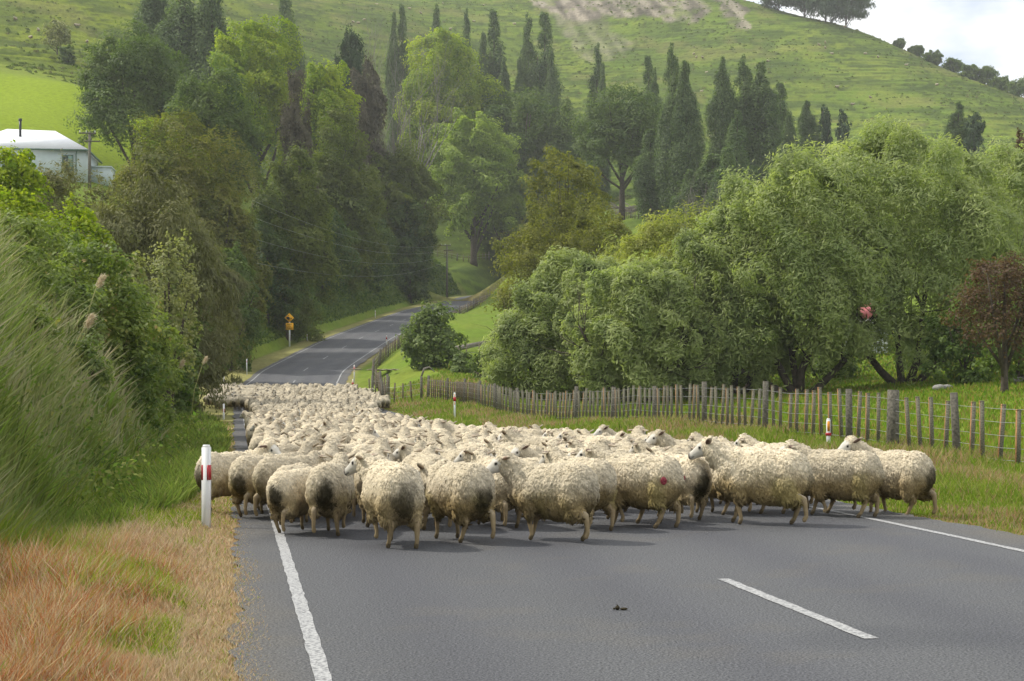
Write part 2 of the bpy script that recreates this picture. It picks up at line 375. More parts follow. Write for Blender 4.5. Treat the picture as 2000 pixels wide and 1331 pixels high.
# ------------------------------------------------------------------ rough tufts on the hill face
n = 30000; Yt = rng.uniform(232, 590, n); Xt = rng.uniform(-.36, .36, n) * Yt; kp = (fbm(Xt * .06, Yt * .06, 95, 3) + .35 * (rng.uniform(0, 1, n) - .5) > .47) & (Xt > -.33 * Yt); Xt, Yt = Xt[kp], Yt[kp]; n = len(Xt)
Zt_ = terr(Xt, Yt); kp = Zt_ > 36; Xt, Yt, Zt_ = Xt[kp], Yt[kp], Zt_[kp]; n = len(Xt); hh_ = rng.uniform(.12, .42, n); ww = rng.uniform(.25, .8, n); a_ = rng.uniform(0, 3.14, n)
VT = []; 
for q in range(2):
    ca_, sa_ = np.cos(a_ + q * 1.5) * ww, np.sin(a_ + q * 1.5) * ww
    VT.append(np.stack([np.stack([Xt - ca_, Yt - sa_, Zt_ - .15], -1), np.stack([Xt + ca_, Yt + sa_, Zt_ - .15], -1), np.stack([Xt + ca_ * .6, Yt + sa_ * .6, Zt_ + hh_ * .7], -1), np.stack([Xt - ca_ * .3, Yt - sa_ * .3, Zt_ + hh_], -1)], 1))
VT = np.concatenate(VT, 0); i = np.arange(len(VT)) * 4; ct = np.array([(.12, .165, .035), (.15, .19, .04), (.20, .21, .07), (.13, .19, .03)])[rng.integers(0, 4, n)] * rng.uniform(.7, 1.2, (n, 1)); ct = np.concatenate([ct, ct])
tag(mk('hill_tussock', VT.reshape(-1, 3), np.stack([i, i + 1, i + 2, i + 3], -1), attrs={'Col': np.repeat(ct, 4, 0)}, mat=colmat('tussock', .9, .05, tr=.3)), 'dark rough grass tufts all over the steep hill pasture', 'tussock grass', kind='stuff')

# ------------------------------------------------------------------ road
def ribbon(ys, o0, o1, dz, jit=None):
    ys = np.asarray(ys, float); x = xr(ys); z = zr(ys); c = np.interp(ys, _ry, _rc); sn = -np.gradient(x, ys) * c
    V = []; m = len(o0) if hasattr(o0, '__len__') else 1
    V0 = np.stack([x + o0 * c, ys + o0 * sn, z + dz], -1); V1 = np.stack([x + o1 * c, ys + o1 * sn, z + dz], -1)
    V = np.stack([V0, V1], 1).reshape(-1, 3); i = np.arange(len(ys) - 1) * 2
    return V, np.stack([i, i + 1, i + 3, i + 2], -1)
m_road, t, p, o = nmat('chipseal')
tcn = N(t, 'ShaderNodeTexCoord'); vo = N(t, 'ShaderNodeTexVoronoi', i_Scale=75.0); n1 = N(t, 'ShaderNodeTexNoise', i_Scale=.55, i_Detail=5); n3 = N(t, 'ShaderNodeTexNoise', i_Scale=60, i_Detail=4)
mp3 = N(t, 'ShaderNodeMapping'); mp3.inputs['Scale'].default_value = (1, .12, 1); mp3.inputs['Rotation'].default_value = (0, 0, R(-10.3))
for a in (vo, n3): t.links.new(tcn.outputs['Object'], a.inputs['Vector'])
t.links.new(tcn.outputs['Object'], mp3.inputs[0]); t.links.new(mp3.outputs[0], n1.inputs['Vector'])
rp = N(t, 'ShaderNodeValToRGB'); rp.color_ramp.elements[0].color = (.074, .078, .087, 1); rp.color_ramp.elements[1].color = (.125, .123, .118, 1); rp.color_ramp.elements[0].position = .32; rp.color_ramp.elements[1].position = .68
t.links.new(n1.outputs[0], rp.inputs[0])
r2 = N(t, 'ShaderNodeMapRange'); r2.inputs[1].default_value = .25; r2.inputs[2].default_value = .75; r2.inputs[3].default_value = .30; r2.inputs[4].default_value = 1.75; t.links.new(n3.outputs[0], r2.inputs[0])
vm = N(t, 'ShaderNodeVectorMath', operation='SCALE'); ra = N(t, 'ShaderNodeAttribute', attribute_name='Col'); t.links.new(ra.outputs['Color'], vm.inputs[0]); t.links.new(r2.outputs[0], vm.inputs['Scale']); t.links.new(vm.outputs[0], p.inputs['Base Color'])
p.inputs['Roughness'].default_value = .75; p.inputs['Specular IOR Level'].default_value = .3
bp = N(t, 'ShaderNodeBump', i_Strength=.8, i_Distance=.012); t.links.new(vo.outputs['Distance'], bp.inputs['Height']); t.links.new(bp.outputs[0], p.inputs['Normal'])
ys = np.concatenate([np.arange(-12, 40, .12), np.arange(40, 330, 1.0)])
el = -3.42 - .16 * (fbm(ys * 1.3, ys * 0, 71) - .3) - .1 * vn(ys * 6, ys * 0, 72); er = 3.62 + .16 * fbm(ys * 1.1, ys * 0, 73) + .1 * vn(ys * 6, ys * 0, 74)
nc_ = 45; x_ = xr(ys); c_ = np.interp(ys, _ry, _rc); sn_ = -np.gradient(x_, ys) * c_; off = el[:, None] + (er - el)[:, None] * np.linspace(0, 1, nc_)[None]
V = np.stack([x_[:, None] + off * c_[:, None], ys[:, None] + off * sn_[:, None], np.repeat(zr(ys)[:, None], nc_, 1)], -1)
yy = np.repeat(ys[:, None], nc_, 1); tr_ = sum(np.exp(-((off - o_) / .38) ** 2) for o_ in (-2.35, -.85, .85, 2.35))
k_ = (.86 + .30 * fbm(off * .8, yy * .25, 101, 4)) * (1 - .13 * tr_ * (.6 + .8 * fbm(off, yy * .12, 102)))
rc_ = np.stack([.098 * k_, .100 * k_, .104 * k_ * (1 + .05 * tr_)], -1)
br = (sst(.62, .74, fbm(off * 2.2, yy * 2.2, 103, 3)) * .15 + .5 * sst(2.95, 3.5, np.abs(off)) * fbm(off * 3, yy * 1.5, 104))[..., None]; rc_ = rc_ * (1 - br) + np.array([.15, .13, .095]) * br
dk_ = sst(.66, .74, fbm(off * .5 + 7, yy * .35, 105, 4))[..., None] * .35; rc_ = rc_ * (1 - dk_) + np.array([.05, .053, .062]) * dk_
ix = np.arange(len(ys) * nc_).reshape(len(ys), nc_); Q = np.stack([ix[:-1, :-1], ix[:-1, 1:], ix[1:, 1:], ix[1:, :-1]], -1).reshape(-1, 4)
tag(mk('road', V, Q, attrs={'Col': rc_.reshape(-1, 3)}, mat=m_road), 'grey chip sealed country road bending right up the valley', 'road', kind='structure')
m_line, t, p, o = nmat('worn_road_paint')
tcn = N(t, 'ShaderNodeTexCoord'); n1 = N(t, 'ShaderNodeTexNoise', i_Scale=38, i_Detail=6, i_Roughness=.75); t.links.new(tcn.outputs['Object'], n1.inputs['Vector'])
rp = N(t, 'ShaderNodeValToRGB'); rp.color_ramp.elements[0].color = (.14, .14, .145, 1); rp.color_ramp.elements[1].color = (.43, .43, .42, 1); rp.color_ramp.elements[0].position = .40; rp.color_ramp.elements[1].position = .56
t.links.new(n1.outputs[0], rp.inputs[0]); t.links.new(rp.outputs[0], p.inputs['Base Color']); p.inputs['Roughness'].default_value = .8
LV = []; LQ = []; k = 0
def addline(ys, a, b, dz=.004):
    global k
    V, Q = ribbon(ys, a + .012 * (vn(np.asarray(ys) * 9, 0 * np.asarray(ys), 75) - .5), b + .012 * (vn(np.asarray(ys) * 9, 0 * np.asarray(ys), 76) - .5), dz); LV.append(V); LQ.append(Q + k); k += len(V)
yl = np.concatenate([np.arange(-12, 40, .1), np.arange(40, 330, 1.0)])
addline(yl, -3.135, -3.048); addline(yl, 3.045, 3.13)
y0 = 8.62
while y0 < 290:
    addline(np.linspace(y0, y0 + 2.6, 24), -.045, .045); y0 += 10.0
tag(mk('road_markings', np.concatenate(LV), np.concatenate(LQ), mat=m_line), 'worn white edge lines and dashed centre line on the road', 'road markings', kind='structure')

# ------------------------------------------------------------------ grass
def blades(name, X, Y, H, W, C, lean=.5, mat=None, zoff=0):
    n = len(X); Z = terr(X, Y, True) + zoff; a = rng.uniform(0, 2 * np.pi, n); dx, dy = np.cos(a), np.sin(a)
    b = rng.uniform(0, 2 * np.pi, n); l = lean * H * rng.uniform(.2, 1, n); lx, ly = np.cos(b) * l, np.sin(b) * l
    B = np.stack([X, Y, Z], -1); w = np.stack([dx * W, dy * W, 0 * W], -1)
    m = B + np.stack([lx * .3, ly * .3, H * .55], -1); tp = B + np.stack([lx, ly, H * rng.uniform(.8, 1, n)], -1)
    V = np.stack([B - w, B + w, m + w * .7, m - w * .7, tp], 1).reshape(-1, 3); i = np.arange(n) * 5
    o = mk(name, V, np.stack([i, i + 1, i + 2, i + 3], -1), np.stack([i + 3, i + 2, i + 4], -1), attrs={'Col': np.repeat(C, 5, 0)}, mat=mat)
    return o
grassm = colmat('grass_blades', .7, .15, tr=.5)
def pick(n, d0, d1, pw=1.0):     # distances with density falling off with distance
    u = rng.uniform(0, 1, n); return (d0 ** -pw + u * (d1 ** -pw - d0 ** -pw)) ** (-1 / pw)
def cjit(n, pal, j=.22):
    c = np.array(pal)[rng.integers(0, len(pal), n)]; return np.clip(c * rng.uniform(1 - j, 1 + j, (n, 1)) * rng.uniform(.92, 1.08, (n, 3)), 0, 1)
# the bank on the left
n = 190000; D = pick(n, 6.5, 75, 1.1); s = -rng.uniform(0, 1, n) ** 1.2 * (9 + D * .1) - av(D) + np.interp(D, [10, 13, 17, 22], [-.75, -.45, .5, .9]); X = xr(D) + s
keep = (np.abs(X / D) < .40); X, Dk, s = X[keep], D[keep], s[keep]; n = len(X)
tall = fbm(X * .6, Dk * .6, 81); up = -s - av(Dk)
H = (.25 + .68 * tall + .25 * rng.uniform(0, 1, n)) * np.clip(.55 + up * .25, .5, 1.25); W = (.0050 + Dk * .0005) * rng.uniform(.5, 1.9, n)
pg = [(.17, .25, .035), (.20, .285, .045), (.135, .195, .035), (.24, .29, .06)]
C = cjit(n, pg, .4) * (.7 + .6 * fbm(X * 1.2, Dk * 1.2, 84))[:, None]; seed_ = sst(.36, .58, fbm(X * .35, Dk * .35, 83)) * sst(.2, 1.3, up) * (rng.uniform(0, 1, n) < .8)
C = C * (1 - seed_[:, None]) + cjit(n, [(.40, .40, .20), (.48, .45, .27), (.32, .35, .14)]) * seed_[:, None]
tag(blades('bank_grass', X, Dk, H, W, C, .8, grassm), 'long seeding green grass covering the steep bank left of the road', 'grass', kind='stuff')
nw = 26000; D = pick(nw, 15, 60, .8); s = -rng.uniform(0, 1, nw) * (7 + D * .1) - av(D) + .1; X = xr(D) + s; kp = (np.abs(X / D) < .4) & (fbm(X * .7, D * .7, 87) > .5); X, D = X[kp], D[kp]; nw = len(X)
P = np.stack([X, D, terr(X, D) + rng.uniform(.1, .75, nw)], -1); a_ = rng.normal(0, 1, (nw, 3)) * np.array([1, 1, .6]); a_ /= np.linalg.norm(a_, axis=1)[:, None]; b_ = np.cross(a_, rng.normal(0, 1, (nw, 3))); b_ /= np.linalg.norm(b_, axis=1)[:, None]; l_ = ((.012 + D * .0012) * rng.uniform(.6, 1.4, nw))[:, None]
V = np.stack([P - a_ * l_, P + b_ * l_ * .6, P + a_ * l_, P - b_ * l_ * .6], 1).reshape(-1, 3); i = np.arange(nw) * 4
tag(mk('bank_weeds', V, np.stack([i, i + 1, i + 2, i + 3], -1), attrs={'Col': np.repeat(cjit(nw, [(.16, .26, .03), (.22, .30, .05), (.11, .19, .03), (.30, .33, .09)], .35), 4, 0)}, mat=grassm), 'broad leaved weeds scattered through the long grass of the left bank', 'weeds', kind='stuff')
# dry roadside strip on the left
n = 150000; D = pick(n, 6.5, 60, 1.2); s = -3.38 - rng.uniform(0, 1, n) * (av(D) - 2.6); X = xr(D) + s; f = (-s - 3.4) / (av(D) - 3.4)
keep = (X / D > -.42) & (rng.uniform(0, 1, n) < np.clip(.4 + f * 2, 0, 1)); X, D, f = X[keep], D[keep], f[keep]; n = len(X)
H = (.035 + .36 * np.clip(f, 0, 1.2) ** 1.5) * (.6 + .8 * fbm(X * 1.5, D * 1.5, 85)) * rng.uniform(.6, 1.3, n) * np.where(D < 13, 1, .75); W = .0022 + D * .00035
C = cjit(n, [(.54, .41, .25), (.60, .48, .31), (.46, .34, .18)])
rw = sst(.3, .6, f + .5 * (fbm(X * .9, D * .9, 86) - .5)) * (rng.uniform(0, 1, n) < .55) * sst(15, 10.5, D); C = C * (1 - rw[:, None]) + cjit(n, [(.46, .21, .08), (.42, .15, .055), (.52, .32, .14)]) * rw[:, None]
gw = (rng.uniform(0, 1, n) < .06 + .5 * (fbm(X * 1.1, D * 1.1, 90) > .58) * (f > .35) + .55 * sst(.75, 1.15, f) * (D > 11) + .35 * sst(14, 19, D)); C[gw] = cjit(int(gw.sum()), [(.22, .33, .025), (.32, .37, .04)])
tag(blades('dry_grass', X, D, H, W, C, .7, grassm), 'dry straw and rust red grass along the left edge of the seal', 'grass', kind='stuff')
# right verge and fence line
n = 190000; D = pick(n, 12.0, 95, 1.0); s = 3.75 + rng.uniform(0, 1, n) ** .9 * np.interp(D, [12, 25, 40, 95], [7, 6, 7, 9]); X = xr(D) + s
keep = np.abs(X / D) < .42; X, D, s = X[keep], D[keep], s[keep]; n = len(X)
t_ = fbm(X * .5, D * .5, 88); H = (.05 + .42 * t_ * sst(3.7, 5.8, s)) * rng.uniform(.5, 1.25, n); W = .003 + D * .00042
C = cjit(n, [(.2, .3, .025), (.25, .32, .04), (.16, .25, .02), (.3, .33, .07)])
dr = (fbm(X * .5, D * .25, 89) > .56) & (rng.uniform(0, 1, n) < .55) | (rng.uniform(0, 1, n) < .10); C[dr] = cjit(int(dr.sum()), [(.42, .30, .14), (.38, .25, .13), (.4, .34, .17)])
tag(blades('verge_grass', X, D, H, W, C, .6, grassm), 'yellow green grass on the verge between the road and fence', 'grass', kind='stuff')
# paddock behind the fence, rough pasture by the creek
n = 90000; D = rng.uniform(26, 110, n); X = rng.uniform(-.10, .38, n) * D; s = soff(X, D)
keep = (s > 9.3) ; X, D = X[keep], D[keep]; n = len(X)
H = (.06 + .20 * fbm(X * .4, D * .4, 91)) * rng.uniform(.6, 1.3, n); W = .006 + D * .00055
tag(blades('paddock_grass', X, D, H, W, cjit(n, [(.19, .30, .02), (.15, .26, .018), (.24, .31, .035), (.30, .27, .06)]), .5, grassm), 'bright green pasture behind the fence in front of the willows', 'grass', kind='stuff')

# ------------------------------------------------------------------ sheep
WOOL = colmat('wool', .95, .05, tr=.12, rnd=.24); SKIN = colmat('sheep_skin', .8, .15, bump=.3, bscale=40, bdist=.004)
def remesh(mb, vox, smooth=3):
    me = mb.build('tmp', None, link=False); o = bpy.data.objects.new('tmp', me); COL.objects.link(o)
    m = o.modifiers.new('r', 'REMESH'); m.mode = 'VOXEL'; m.voxel_size = vox
    if smooth: q = o.modifiers.new('s', 'SMOOTH'); q.iterations = smooth; q.factor = .5
    dg = bpy.context.evaluated_depsgraph_get(); ev = o.evaluated_get(dg); e = ev.to_mesh()
    nv = len(e.vertices); V = np.empty(nv * 3, np.float32); e.vertices.foreach_get('co', V); V = V.reshape(-1, 3)
    Nn = np.empty(nv * 3, np.float32); e.vertices.foreach_get('normal', Nn); Nn = Nn.reshape(-1, 3)
    Q = np.array([p.vertices[:] for p in e.polygons if len(p.vertices) == 4], np.int32).reshape(-1, 4)
    T = np.array([p.vertices[:] for p in e.polygons if len(p.vertices) == 3], np.int32).reshape(-1, 3)
    ev.to_mesh_clear(); bpy.data.objects.remove(o); bpy.data.meshes.remove(me)
    return V.astype(float), Nn.astype(float), Q, T
def n3(P, s, seed):
    """cheap 3-D value noise from planes"""
    return (vn(P[:, 0] * s + P[:, 2] * s * .7, P[:, 1] * s - P[:, 2] * s * .4, seed) + vn(P[:, 1] * s + 9, P[:, 2] * s + P[:, 0] * s * .5, seed + 1)) / 2
def frus(mb, a, b, ra, rb, n=12):
    mb.tube([a, b], [ra, rb], n); mb.sphere(a, ra, n, 8); mb.sphere(b, rb, n, 8)
def chain(mb, pts, rad, n=10):
    for (p, q, a, b) in zip(pts[:-1], pts[1:], rad[:-1], rad[1:]): frus(mb, p, q, a, b, n)
def make_sheep(gait, yaw, raise_, stain, dirt, seed, lo=0, ear_droop=0.0):
    """returns (body mesh, fleece mesh); head towards +Y, hooves on z = 0"""
    fl = MB(); bd = MB(); r_ = random.Random(seed); S = Vector
    ca = math.cos(R(yaw)); sa = math.sin(R(yaw))
    hd = S((-sa, ca, 0)); side = S((ca, sa, 0))
    nb = S((0, .36, .56)); ne = nb + S((-sa * .15, .11 + ca * .10, .138 + raise_)); c = ne + hd * .075 + S((0, 0, .03))
    down = hd * .86 + S((0, 0, -.5)); down.normalize(); upv = side.cross(down).normalized()
    # fleece volume
    fl.sphere((0, -.02, .50), (.235, .52, .245), 20, 14); fl.sphere((0, .30, .50), (.20, .22, .25), 16, 12); fl.sphere((0, -.29, .505), (.232, .24, .245), 16, 12)
    fl.sphere((0, -.1, .42), (.215, .38, .20), 16, 12)
    frus(fl, S((0, .30, .53)), ne, .18, .105); fl.sphere(c - hd * .03 + S((0, 0, .012)), .088, 12, 10); fl.sphere(nb + S((0, .06, -.1)), .15, 12, 10)
    g0 = [(.10, -.12, -.09, .10), (-.12, .10, .09, -.06), (.02, -.05, .12, -.13), (-.05, .09, -.14, .06)][gait]  # FL FR HL HR swing
    legs = []
    for i, (x, y) in enumerate(((-.115, .26), (.115, .26), (-.125, -.335), (.125, -.335))):
        sw = g0[i]; lift = .05 if sw < -.08 else 0
        if i < 2:
            pts = [S((x * 1.05, y, .42)), S((x, y - .02 + sw * .15, .29)), S((x, y + .01 + sw * .5, .175 + lift)), S((x, y + sw * .95, .055 + lift)), S((x, y + .02 + sw, .02 + lift))]
            rad = [.10, .055, .029, .021, .027]
            frus(fl, pts[0], pts[1] + S((0, 0, .0)), .115, .068)
        else:
            pts = [S((x * .95, y + .04, .42)), S((x * 1.04, y + .05 + sw * .2, .31)), S((x, y - .075 + sw * .55, .205 + lift * 1.3)), S((x, y - .045 + sw * .95, .06 + lift)), S((x, y - .015 + sw, .02 + lift))]
            rad = [.12, .07, .034, .023, .028]
            frus(fl, pts[0], pts[1], .135, .085); frus(fl, pts[1], pts[1] * .5 + pts[2] * .5, .08, .055)
        legs.append(pts); chain(bd, pts, rad)
    fl.sphere((0, -.515, .47), (.05, .045, .09), 10, 8)
    # body: trunk core, neck, head, ears
    bd.sphere((0, -.02, .50), (.20, .43, .21), 16, 12); frus(bd, S((0, .30, .54)), ne, .15, .095)
    chain(bd, [c - down * .02, c + down * .06, c + down * .135, c + down * .19], [.083, .074, .053, .043])
    eye = []
    for sgn in (-1, 1):
        e = c + side * (.068 * sgn) + down * .055 + upv * .022; eye.append(e); bd.sphere(c + side * (.055 * sgn) + down * .05 + upv * .03, .026, 8, 6)
        ax = (side * sgn * .8 - hd * .35 + S((0, 0, .42 - ear_droop))).normalized()
        rot = ax.to_track_quat('X', 'Z').to_matrix(); bd.sphere(c + side * (.095 * sgn) - hd * .04 + S((0, 0, .045)) + ax * .045, (.095, .040, .016), 10, 8, rot)
    vb = (.0125, .019, .03)[lo]; vf = (.019, .03, .042)[lo]
    V, Nn, Q, T = remesh(bd, vb, 2)
    P = V; col = np.full((len(P), 3), 1.0) * np.array([.50, .43, .32])
    lz = P[:, 2]; w = sst(.45, .2, lz)[:, None]; col = col * (1 - w) + np.array([.27, .205, .115]) * w
    col *= (.75 + .5 * n3(P, 30, seed))[:, None]
    hf = sst(.050, .038, lz)[:, None]; col = col * (1 - hf * .75) + np.array([.07, .055, .035]) * hf * .75
    c_ = np.array(c); dn = np.array(down); rel = P - c_; al = rel @ dn
    face = (np.linalg.norm(rel, axis=1) < .30) & (al > -.02); fw = (sst(-.02, .03, al) * face)[:, None]
    col = col * (1 - fw) + np.array([.60, .57, .50]) * fw
    nose = sst(.055, .035, np.linalg.norm(P - (c_ + dn * .225 + np.array(upv) * .012), axis=1))[:, None]; col = col * (1 - nose) + np.array([.07, .06, .06]) * nose
    mouth = (np.abs((P - (c_ + dn * .19)) @ np.array(upv) + .022) < .007) & (al > .16); col[mouth] *= .3
    for e in eye:
        ew = sst(.022, .013, np.linalg.norm(P - np.array(e), axis=1))[:, None]; col = col * (1 - ew) + np.array([.015, .012, .01]) * ew
    for sgn in (-1, 1):
        q = c_ + np.array(side) * (.145 * sgn) - np.array(hd) * .03 + np.array([0, 0, .045]); ew = sst(.075, .045, np.linalg.norm(P - q, axis=1))[:, None]
        dk = np.array([.085, .05, .04]) if (seed % 3) else np.array([.38, .26, .2]); fr = (Nn @ np.array(hd) > -.3)[:, None] * ew; col = col * (1 - ew) + np.array([.30, .23, .18]) * ew; col = col * (1 - fr * .85) + dk * fr * .85
    body = mk('sheep', V, Q, T, attrs={'Col': np.clip(col, 0, 1)}, mat=SKIN, smooth=True, link=False)
    # fleece
    V, Nn, Q, T = remesh(fl, vf, 3)
    if lo: amp = .02
    else: amp = .013
    d = (n3(V, 7, seed) - .5) * .03 + (n3(V, 26, seed + 5) - .5) * amp * 2.2
    V = V + Nn * d[:, None]
    def wcol(P, Nr):
        k = np.array([.74, .65, .485]); k2 = np.array([.40, .30, .14])
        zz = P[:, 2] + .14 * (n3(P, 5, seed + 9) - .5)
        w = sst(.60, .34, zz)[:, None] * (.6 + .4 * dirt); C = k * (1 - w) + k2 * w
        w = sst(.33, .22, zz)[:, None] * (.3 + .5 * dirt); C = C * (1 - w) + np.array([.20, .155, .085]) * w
        ol = (sst(.55, .7, n3(P, 4, seed + 3)) * sst(.55, .42, zz))[:, None] * dirt * .5; C = C * (1 - ol) + np.array([.36, .31, .11]) * ol
        q = P - np.array([.02 * (seed % 3 - 1), -.51, .43]); rr = np.sqrt((q[:, 0] / .125) ** 2 + (q[:, 1] / .14) ** 2 + (q[:, 2] / .16) ** 2) + .9 * (n3(P, 16, seed + 4) - .5)
        st = (sst(1.25, .60, rr))[:, None] * stain; C = C * (1 - st * .95) + np.array([.038, .034, .02]) * st * .95
        run = (sst(1.0, .5, np.sqrt((q[:, 0] / .15) ** 2 + (q[:, 1] / .2) ** 2) + .6 * (n3(P, 22, seed + 6) - .5)) * sst(.42, .3, P[:, 2]))[:, None] * stain * .8; C = C * (1 - run) + np.array([.06, .05, .022]) * run
        return C
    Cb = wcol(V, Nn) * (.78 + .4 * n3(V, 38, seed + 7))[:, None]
    # locks
    nl = (6800, 1500, 260)[lo]
    tri = np.concatenate([Q[:, [0, 1, 2]], Q[:, [0, 2, 3]], T]); A = V[tri[:, 0]]; B = V[tri[:, 1]]; Cc = V[tri[:, 2]]
    ar = np.linalg.norm(np.cross(B - A, Cc - A), axis=1); rg = np.random.default_rng(seed)
    ti = rg.choice(len(tri), nl, p=ar / ar.sum()); u = rg.uniform(0, 1, (nl, 2)); fl_ = u.sum(1) > 1; u[fl_] = 1 - u[fl_]
    P = A[ti] + (B - A)[ti] * u[:, :1] + (Cc - A)[ti] * u[:, 1:]; nn = Nn[tri[ti, 0]]
    dwn = np.array([0, -.25, -1.0]) + .55 * rg.normal(0, 1, (nl, 3)); tan = dwn - nn * (dwn * nn).sum(1)[:, None]; tan /= np.linalg.norm(tan, axis=1)[:, None] + 1e-6
    bi = np.cross(nn, tan); L = (rg.uniform(.030, .055, nl) * (1 + 1.1 * sst(.38, .26, P[:, 2])) * (1, 1.35, 1.9)[lo])[:, None]; w = (rg.uniform(.008, .014, nl) * (1, 1.7, 2.6)[lo])[:, None]
    base = P - nn * .006
    tip = P + tan * L * .85 + nn * L * rg.uniform(.12, .34, (nl, 1)); mid = P + tan * L * .4 + nn * L * rg.uniform(.25, .42, (nl, 1))
    LV_ = np.stack([base - bi * w - tan * w * .6, base + bi * w - tan * w * .6, mid, tip], 1).reshape(-1, 3); i = np.arange(nl) * 4 + len(V)
    LT = np.concatenate([np.stack([i, i + 1, i + 2], -1), np.stack([i + 1, i + 3, i + 2], -1), np.stack([i + 3, i, i + 2], -1)])
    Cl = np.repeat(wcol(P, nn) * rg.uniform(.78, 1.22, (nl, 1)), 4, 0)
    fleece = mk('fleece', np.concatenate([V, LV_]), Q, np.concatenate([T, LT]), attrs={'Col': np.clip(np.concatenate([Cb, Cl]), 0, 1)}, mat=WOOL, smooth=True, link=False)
    return body, fleece
PROTO = [(0, 0, 0, 1, .5), (1, 42, .0, .8, .6), (2, -42, 0, 1, .5), (3, 5, .04, .5, .9), (3, 35, .02, .35, .85), (1, -70, .05, .6, .5), (2, 15, -.10, .9, 1), (0, -20, .08, .25, .55), (1, 8, .02, .2, .95), (2, 62, .07, .9, .7), (3, -8, .06, .7, .3), (0, 20, -.04, .4, .4)]
POSE = ['looking straight ahead', 'turning its head left', 'turning its head right', 'with a yellowed flank', 'with its head turned a little left', 'with its head turned hard right', 'with its head held low and dark belly', 'with its head up, glancing right', 'with a yellow stained flank', 'with its head raised and turned left', 'with its head up and clean wool', 'with its head low and clean wool']
SM = [make_sheep(*a, seed=i + 11, ear_droop=.25 * (i % 3)) for i, a in enumerate(PROTO)]
def put_sheep(x, y, rz, p, sc, label, group=None, zoff=0):
    b, f = SM[p]; o = inst('sheep', b, loc=(x, y, TZ(x, y) + zoff)); o.rotation_euler = (0, 0, rz); o.scale = (sc * .78, sc * .82, sc * .90)
    s_ = soff(np.array([x]), np.array([y]))[0]
    if abs(s_) < 3.6: o.location.z = float(zr(y)) + .002
    inst('fleece', f, parent=o); tag(o, label, 'sheep', group or 'flock of sheep filling the road'); return o
placed = []
def discs(x, y, rz):
    dx, dy = -math.sin(rz), math.cos(rz); return [(x + dx * t, y + dy * t) for t in (-.24, .0, .24)] , (x + dx * .62, y + dy * .62)
DISC = np.zeros((0, 2))
def free(x, y, rz, gap):
    if not len(DISC): return True
    d, h = discs(x, y, rz)
    for q in d:
        if (((DISC - q) ** 2).sum(1) < gap * gap).any(): return False
    return True
def occupy(x, y, rz):
    global DISC
    d, h = discs(x, y, rz); DISC = np.concatenate([DISC, np.array(d)])
FRONT = [  # px, distance, heading, prototype, size, label, short name
    (452, 17.3, -52, 5, .98, 'muddy rumped sheep beside the white marker post, head turned right', 'the sheep beside the marker post'),
    (503, 16.6, -22, 6, .97, 'sheep with matted dark hindquarters, on the dry grass edge just right of the marker post', 'the matted sheep on the dry edge'),
    (560, 16.3, -36, 11, .97, 'cream sheep slanting right, close behind the small dark-tailed sheep on the edge line', 'the slanting cream sheep'),
    (580, 14.75, -26, 2, .88, 'small sheep with a dark stained tail, hind hoof on the left edge line', 'the small sheep on the edge line'),
    (648, 14.55, -4, 0, 1.0, 'sheep seen squarely from behind with a large black stained rump', 'the black rumped sheep'),
    (765, 13.55, 22, 1, 1.08, 'nearest big round sheep, dark patch on its rump, head turned left', 'the nearest round sheep'),
    (897, 13.95, 32, 6, 1.05, 'big sheep with a dark red-brown stained rump, left of the white-faced sheep', 'the red-brown rumped sheep'),
    (975, 15.3, 24, 0, 1.0, 'sheep with a dirty rump half hidden behind the white-faced side-on sheep', 'the half hidden dirty sheep'),
    (1082, 13.95, 54, 4, 1.03, 'side-on white-faced sheep with yellow stained flank walking left, at the front', 'the white-faced sheep'),
    (1248, 15.3, 60, 8, 1.06, 'broad sheep with a round red mark on its rump', 'the red marked sheep'),
    (1330, 16.2, 25, 0, 1.0, 'sheep with a black muddy rump behind the red marked sheep', 'the black muddy sheep'),
    (1490, 15.55, 66, 3, 1.12, 'largest side-on sheep with ragged dark tail wool, walking left at right of road', 'the largest side-on sheep'),
    (1640, 16.5, 64, 8, 1.05, 'side-on sheep with greyish fleece just behind the largest side-on sheep', 'the greyish side-on sheep'),
    (1748, 17.0, 42, 9, 1.08, 'sheep furthest right, head raised and rump stained dark, stepping off the grass', 'the sheep furthest right'),
    (1402, 16.9, 35, 6, 1.0, 'shaggy dark-bellied sheep behind the head of the largest side-on sheep', 'the dark bellied sheep')]
for (px, D, a, p, sc, lab, short) in FRONT:
    x = (px - CX) / F * D; o = put_sheep(x, D, R(a), p, sc, lab); occupy(x, D, R(a)); placed.append((x, D, p, short, o))
    if 'red mark' in lab:
        mm = MB(); mm.sphere((0, 0, 0), (.05, .045, .055), 14, 10); mm.sphere((.012, -.02, .012), (.028, .034, .028), 10, 8)
        q = mm.build('raddle_mark', M['tag_red'], parent=o, smooth=True, loc=(-.235, -.41, .50)); q.rotation_euler = (0, 0, R(-52)); q.scale = (.75, .36, .75)
def lbound(D): return np.interp(D, [15, 17, 20, 40, 50, 58, 63, 72, 75, 78, 92, 98], [-2.9, -3.0, xr(20) - 3.3, xr(40) - 3.3, -8.6, -9.6, -10.9, -12.7, -14.4, -15.6, -18.0, -18.6])
def rbound(D): return np.interp(D, [15, 17, 18.2, 20, 24, 28, 33, 40, 50, 60, 70, 76, 85, 95, 98], [3.9, 4.3, 3.9, 3.0, 2.3, .9, -.9, -2.5, -4.3, -5.2, -5.9, -5.8, -7.3, -9.6, -10.5])
cand = []
